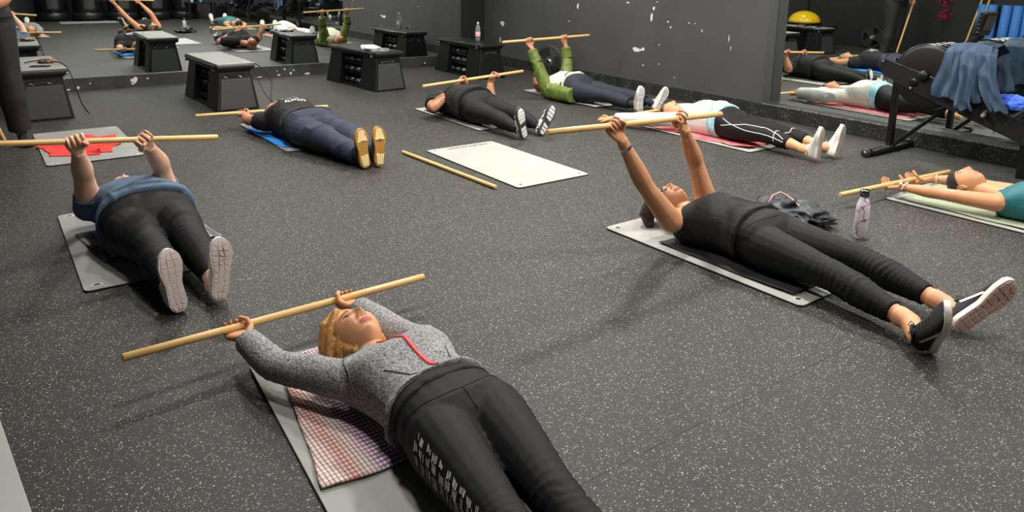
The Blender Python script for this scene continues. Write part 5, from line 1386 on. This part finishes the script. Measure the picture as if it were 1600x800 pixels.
for nm, i, mm, w, s in (('wristwatch', 0, M_CHROME, .016, 1.83), ('bracelet', 1, mat('red_white_beads', (190, 40, 50), .5, rgb2=(225, 220, 215), nscale=90, ramp=(.49, .51)), .006, 1.78)):
    a = C['arms'][i]; p = joint_path(*a, s); d = (V3(a[2])-V3(a[1])).normalized(); u, v = frame_of(d)
    mb = MB(); n = 18
    for k in range(n if nm == 'wristwatch' else 24):
        q = 2*PI*k/(n if nm == 'wristwatch' else 24); R_ = .0295
        Mx = Matrix((d, -u*math.sin(q)+v*math.cos(q), u*math.cos(q)+v*math.sin(q))).transposed()
        box(mb, p+(u*math.cos(q)+v*math.sin(q))*R_, (w, .0095 if nm == 'wristwatch' else .007, .004), R=Mx)
    attach(C, mesh_obj(nm, mb, mm, C['root'], bevel=.0008))

# ---- the woman in the white sweatshirt by the kerb
g0, g1 = on_bar('D', 4.70), on_bar('D', 5.42)
e0, e1 = (4.86, 4.55, .10), (5.50, 4.58, .10)
D = person('woman in off-white sweatshirt and black leggings with white piping by the rubber kerb', dict(
    hip=(5.21, 3.87, .122), sh=(5.20, 4.31, .125), shoulders=[(5.03, 4.31, .12), (5.37, 4.31, .12)],
    elbows=[e0, e1], wrists=[wrist_from(g0, e0), wrist_from(g1, e1)], grips=[g0, g1], bar_dir=bdir('D'), palm=(0, .1, 1), curl=.85,
    knees=[(5.12, 3.46, .125), (5.32, 3.46, .125)], ankles=[(5.10, 3.11, .08), (5.30, 3.08, .08)],
    head=(5.20, 4.56, .13), head_up=(0, 1, -.05), head_fwd=(-.05, .05, 1), skin=SK_WARM, hair=True, hcol=H_BROWN, gw=1.05, gd=1.1, belly=.02, seed=12, cvox=.009,
    pants=dict(name='leggings', mat=C_BLACKLEG, top=.40, off=.007, end=1.55, amp=.0012),
    top=dict(name='sweatshirt', mat=C_WHITESW, hem=.34, off=.034, flare=.004, sleeve=1.88, soff=.022, sloose=.6, amp=.009, scale=13),
    layers=[dict(name='aqua_shirt_hem', t=(.16, .26, .38), off=.022, mat=C_AQUA, amp=.004)],
    shoe=SHOE_D, shoeL=.265, shoes=[((5.12, 3.02, .012), (-.05, -.10, .99), (.15, -1, 0)), ((5.32, 3.00, .012), (.30, -.05, .95), (.12, -1, 0))]))
pipe = mat('white_piping', (205, 205, 203), .6)
for i, l in enumerate(D['legs']):
    def lp(s, ang, r=.12): return joint_path(*l, s)+Vector((math.cos(ang), 0, math.sin(ang)))*r
    if i == 0:
        attach(D, strip_on('piping', D['pants'], [lp(.0, 2.9), lp(.3, 2.6), lp(.6, 2.2), (lp(.95, 1.9)), lp(1.25, 2.2), lp(1.5, 2.6)], .006, pipe, D['root']))
        attach(D, strip_on('piping', D['pants'], [lp(.0, 2.3), lp(.3, 2.7), lp(.6, 2.9), lp(.95, 2.9), lp(1.25, 2.9), lp(1.5, 3.0)], .006, pipe, D['root']))
    attach(D, strip_on('piping', D['pants'], [lp(1.22, a) for a in (3.3, 2.7, 2.1, 1.5, .9, .3)], .006, pipe, D['root']))
    mb = MB()
text = text_mesh('chest_print', 'of', .085, Matrix.Identity(4), M_PRINT, D['root'])
text.matrix_local = Matrix.Translation(surf_pt(D, .94, -.22, .040)-Vector((D['root'].location)))@Matrix.Rotation(.35, 4, 'X')@Matrix.Rotation(-.30, 4, 'Y')

# ---- the man in navy trousers
g0, g1 = on_bar('E', 1.885), on_bar('E', 2.42)
e0, e1 = (1.86, 6.27, .11), (2.43, 6.27, .11)
Ep = person('man in black tee with white print and navy trousers, tan soles to the camera', dict(
    hip=(2.13, 5.56, .135), sh=(2.12, 6.06, .14), shoulders=[(1.93, 6.05, .13), (2.31, 6.06, .13)],
    elbows=[e0, e1], wrists=[wrist_from(g0, e0), wrist_from(g1, e1)], grips=[g0, g1], bar_dir=bdir('E'), palm=(0, .1, 1), curl=1,
    knees=[(2.10, 5.12, .13), (2.28, 5.10, .13)], ankles=[(2.16, 4.75, .08), (2.27, 4.73, .08)],
    head=(2.11, 6.34, .135), head_up=(0, 1, -.05), head_fwd=(0, .05, 1), skin=SK_DEEP, hair=True, hcol=H_GREY, gw=1.15, gd=1.22, belly=-.012, ga=1.25, gl=1.08, seed=21, cvox=.009, hs=1.1,
    pants=dict(name='trousers', mat=C_NAVY, top=.24, off=.022, end=1.92, loose=.5, amp=.009, scale=11, rings=((0.1, .010, .14), (1.0, .009, .14), (1.5, .009, .15))),
    top=dict(name='tee', mat=C_BLACKTEE, hem=.06, off=.028, flare=.008, sleeve=.40, soff=.018, sflare=.01, amp=.006, scale=13),
    shoe=SHOE_E, shoeL=.285, sock=C_BLACKTEE, shoes=[((2.175, 4.66, .012), (-.10, .05, .99), (.05, -1, 0)), ((2.275, 4.65, .012), (.02, .05, .99), (.03, -1, 0))]))
wp_ = mat('white_screen_print', (215, 215, 212), .7)
for s_, t_, sz in (('FIRST', .80, .085), ('ALWAYS', .685, .045)):
    b = bvh_of(Ep['top']); tm = text_mesh('chest_print', s_, sz, Matrix.Identity(4), wp_, Ep['root'], .0, .0012 if sz > .07 else .0008)
    c0 = surf_pt(Ep, t_, .05, 0)
    bmm = bmesh.new(); bmm.from_mesh(tm.data); bmesh.ops.subdivide_edges(bmm, edges=[e for e in bmm.edges if e.calc_length() > .012], cuts=2); bmm.to_mesh(tm.data); bmm.free()
    for v_ in tm.data.vertices:
        w_ = Vector((c0.x+v_.co.x, c0.y+v_.co.y, .6)); loc, no, ix, dd = b.ray_cast(w_, Vector((0, 0, -1)))
        v_.co = (loc+no*.003) if loc is not None else Vector((w_.x, w_.y, .2))
    attach(Ep, tm)
mb = MB(); tube(mb, [surf_pt(Ep, .27, .05, .012), surf_pt(Ep, .20, -.02, .014), surf_pt(Ep, .12, .04, .010)], .004, 6); attach(Ep, mesh_obj('waist_cord', mb, C_BLACKTEE, Ep['root'], True))

# ---- the person with the tattooed arm
g0, g1 = on_bar('G', 3.80), on_bar('G', 4.165)
e0, e1 = (3.42, 5.93, .13), (4.06, 5.93, .13)
Gp = person('person in black tee and leggings with a tattooed forearm, striped soles up', dict(
    hip=(3.77, 5.60, .130), sh=(3.74, 6.06, .135), shoulders=[(3.55, 6.06, .15), (3.93, 6.07, .15)],
    elbows=[(3.42, 5.90, .12), (4.10, 5.92, .14)], wrists=[(3.715, 5.955, .285), (4.125, 5.965, .30)], grips=[g0, g1], bar_dir=bdir('G'), palm=(0, -.6, -.5), curl=1,
    knees=[(3.67, 5.22, .125), (3.90, 5.22, .125)], ankles=[(3.66, 4.90, .085), (3.90, 4.93, .085)],
    head=(3.85, 6.31, .115), head_up=(0, 1, -.05), head_fwd=(.1, .05, 1), skin=SK_DEEP, hair=True, hcol=H_RED, gw=1.18, gd=1.18, belly=.02, ga=1.3, gl=1.12, seed=31, cvox=.009, hs=1.1,
    pants=dict(name='leggings', mat=C_BLACKLEG, top=.42, off=.008, end=1.92, amp=.0015),
    top=dict(name='tee', mat=C_BLACKTEE, hem=.16, off=.024, flare=.008, sleeve=.55, soff=.016, sflare=.008, amp=.005, scale=13),
    shoe=SHOE_G, shoeL=.285, sock=C_BLACKTEE, shoes=[((3.70, 4.82, .012), (-.28, -.08, .95), (.0, -1, 0)), ((3.88, 4.84, .012), (.45, -.05, .88), (-.05, -1, 0))]))
mb = MB(); rr = random.Random(3); b = bvh_of(Gp['body'])
for k in range(60):
    q = Vector((3.50+rr.random()*.13, 5.70, .13+rr.random()*.10)); loc, no, ix, dd = b.ray_cast(q, Vector((0, 1, 0)))
    if loc is None: continue
    u, v = frame_of(no); a = rr.random()*6; u2_, v2_ = u*math.cos(a)+v*math.sin(a), v*math.cos(a)-u*math.sin(a)
    mb.add([loc+no*.0009+u2_*x*.009+v2_*y*.0025 for x, y in ((-1, -1), (1, -1), (.7, 1), (-.7, 1))], [(0, 1, 2, 3)])
attach(Gp, mesh_obj('tattoo', mb, mat('tattoo_ink', (120, 96, 88), .6), Gp['root'], kind='stuff'))

# ---- the person in the green jacket
g0, g1 = on_bar('H', 5.014), on_bar('H', 5.488)
e0, e1 = (5.06, 6.42, .40), (5.52, 6.44, .42)
Hp = person('person in olive green jacket and navy trousers by the right wall, arms raised', dict(
    hip=(5.32, 5.93, .125), sh=(5.29, 6.38, .125), shoulders=[(5.12, 6.33, .15), (5.45, 6.37, .15)],
    elbows=[e0, e1], wrists=[wrist_from(g0, e0), wrist_from(g1, e1)], grips=[g0, g1], bar_dir=bdir('H'), palm=(-.1, -1, .2), curl=1,
    knees=[(5.29, 5.53, .135), (5.50, 5.55, .135)], ankles=[(5.36, 5.22, .085), (5.60, 5.22, .085)],
    head=(5.29, 6.62, .13), head_up=(0, 1, -.05), head_fwd=(0, .05, 1), skin=SK_DEEP, hair=True, hcol=H_RED, gw=1.08, gd=1.12, belly=.02, seed=41, cvox=.009,
    pants=dict(name='trousers', mat=C_DARKNAVY, top=.40, off=.020, end=1.88, loose=.6, amp=.009, scale=14, rings=((1.0, .006, .14), (1.5, .005, .14))),
    top=dict(name='shirt', mat=C_CREAM, hem=.26, off=.026, flare=.01, sleeve=.3, soff=.006, amp=.006, scale=13),
    shoe=SHOE_H, sock=C_DARKNAVY, shoeL=.27, shoes=[((5.385, 5.13, .012), (-.05, -.05, .99), (.0, -1, 0)), ((5.61, 5.13, .012), (.55, -.05, .83), (-.05, -1, 0))]))
# open jacket: sleeves and side panels
mb = MB()
for i, a in enumerate(Hp['arms']):
    limb(mb, *a, ARM, 0, 1.86, .018, 1.0, .5, n=16)
    tube(mb, [V3((5.29, 6.37, .13)).lerp(V3(a[0]), .45), V3(a[0])], [.062, .074], 14, round_ends=True)
loft(mb, [(V3((5.14, y, .095)), w, .085, Vector((1, 0, 0)), Vector((0, 0, 1)), 2.4) for y, w in ((6.40, .05), (6.25, .075), (6.08, .085), (5.95, .09), (5.88, .085))], 18)
loft(mb, [(V3((5.47, y, .085)), w, .07, Vector((1, 0, 0)), Vector((0, 0, 1)), 2.4) for y, w in ((6.42, .05), (6.25, .065), (6.08, .065), (5.98, .06))], 18)
co, f, no = union_mesh(mb, .009, 3); rings = [(joint_path(*a, s), V3(a[2])-V3(a[0]), .002, .07, .12) for a in Hp['arms'] for s in (.7, 1.2, 1.6)]
co = wrinkle(co, no, (0, 1, 0), .008, 16, 2.4, 4, rings); co[:, 2] = np.maximum(co[:, 2], .016)
m_ = MB(); m_.v = [tuple(p) for p in co]; m_.f = f; m_.m = [0]*len(f); attach(Hp, mesh_obj('jacket', m_, C_GREEN, Hp['root'], True))
for i, a in enumerate(Hp['arms']):
    mb = MB(); q = [joint_path(*a, s) for s in (.93, 1.0, 1.07)]; tube(mb, q, [.060, .066, .060], 16); attach(Hp, mesh_obj('cuff_trim', mb, C_BLACKTEE, Hp['root'], True))

# ---- the woman in teal at the right edge
g0, g1 = on_bar('F', 4.70), on_bar('F', 4.985)
e0, e1 = (4.665, 1.965, .105), (5.06, 1.99, .11)
Fp = person('woman in teal tank top and black headband lying on back at the right edge', dict(
    hip=(4.90, 1.20, .125), sh=(4.89, 1.66, .12), shoulders=[(4.725, 1.655, .115), (5.055, 1.67, .115)],
    elbows=[e0, e1], wrists=[(4.655, 2.16, .095), (4.985, 2.145, .10)], grips=[g0, g1], bar_dir=bdir('F'), palm=(0, 0, 1), curl=.5, hs=.95,
    knees=[(4.82, .79, .125), (5.0, .79, .125)], ankles=[(4.80, .42, .08), (5.02, .42, .08)],
    head=(4.935, 1.905, .135), head_up=(.03, .97, -.22), head_fwd=(-.05, .22, 1), skin=SK_TAN, hair=True, hcol=H_BLACK, fine=True, headband=mat('black_headband', (22, 22, 24), .7, bump=.2, bscale=300), gw=1.0, gd=1.02, ga=.98, voxel=.008, cvox=.007, hvox=.0026, seed=51, brow=(110, 74, 52),
    haircfg=dict(front=.70, thick=.010, cut=-.15, side=-.2),
    pants=dict(name='leggings', mat=mat('grey_stretch', (92, 96, 102), .6), top=.42, off=.007, end=1.9, amp=.0012),
    top=dict(name='tank_top', mat=C_TEAL, hem=.10, off=.013, flare=.01, sleeve=0, amp=.004, scale=15, neck=1.02),
    shoe=SHOE_F, shoes=[((4.79, .36, .012), (-.2, -.05, .97), (0, -1, 0)), ((5.03, .36, .012), (.2, -.05, .97), (0, -1, 0))]))
for nm, i, s, n_, R_, mm in (('wristwatch', 1, 1.80, 1, .029, mat('pale_watch_strap', (196, 186, 170), .5)), ('hair_tie', 0, 1.93, 2, .031, mat('cream_brown_scrunchie', (226, 214, 200), .8, rgb2=(110, 70, 50), nscale=40, ramp=(.5, .6)))):
    a = Fp['arms'][i]
    for q_ in range(n_):
        p = joint_path(*a, s+q_*.06); d = (V3(a[2])-V3(a[1])).normalized(); d = (d+Vector((0, 0, .35*(1-2*q_)))).normalized() if n_ == 2 else d; u, v = frame_of(d)
        mb = MB(); tube(mb, [p+(u*math.cos(t)+v*math.sin(t))*(R_+.004*math.sin(5*t)*(n_ == 2)) for t in np.linspace(0, 2*PI, 25)], .0055 if n_ == 2 else .007, 8, flat=1.0 if n_ == 2 else .5); attach(Fp, mesh_obj(nm, mb, mm, Fp['root'], True))

# ---- the trainer standing at the left edge
TP = person('person standing in black clothes at the left edge, hand on an upright bar', dict(
    hip=(.08, 6.80, .96), sh=(.04, 6.80, 1.46), shoulders=[(-.15, 6.79, 1.46), (.23, 6.80, 1.46)], lat=(1, 0, 0), front=(0, -1, 0),
    elbows=[(-.26, 6.74, 1.20), (.275, 6.70, 1.12)], wrists=[(-.20, 6.64, .98), (.09, 6.58, 1.04)], grips=[(-.135, 6.602, 1.03), (-.112, 6.61, .95)], bar_dir=(-.285, -.05, .95), palm=(0, -.4, -.2), curl=1,
    knees=[(-.02, 6.78, .50), (.23, 6.78, .50)], ankles=[(-.02, 6.82, .09), (.27, 6.82, .09)],
    head=(.04, 6.76, 1.72), head_up=(0, 0, 1), head_fwd=(.1, -1, -.1), skin=SK_DEEP, hair=True, hcol=H_BLACK, gw=1.15, gd=1.15, ga=1.2, gl=1.15, seed=61, cvox=.011, voxel=.011,
    pants=dict(name='trousers', mat=mat('black_woven', (17, 17, 19), .7, bump=.3, bscale=200), top=.34, off=.030, end=1.97, loose=.85, amp=.005, scale=7, rings=((1.0, .003, .16),)),
    top=dict(name='tee', mat=C_BLACKTEE, hem=.0, off=.032, flare=.01, sleeve=.70, soff=.025, amp=.007, scale=10, axis=(0, 0, 1)),
    shoe=dict(upper=M_BSHOE, midsole=M_WHITE, tread='grid', tread_mat=M_DARKSOLE, laces=M_BSHOE, seed=9), shoeL=.28, shoes=[((-.02, 6.89, .004), (.0, -1, .0), (0, 0, -1)), ((.27, 6.89, .004), (.12, -1, .0), (0, 0, -1))]))
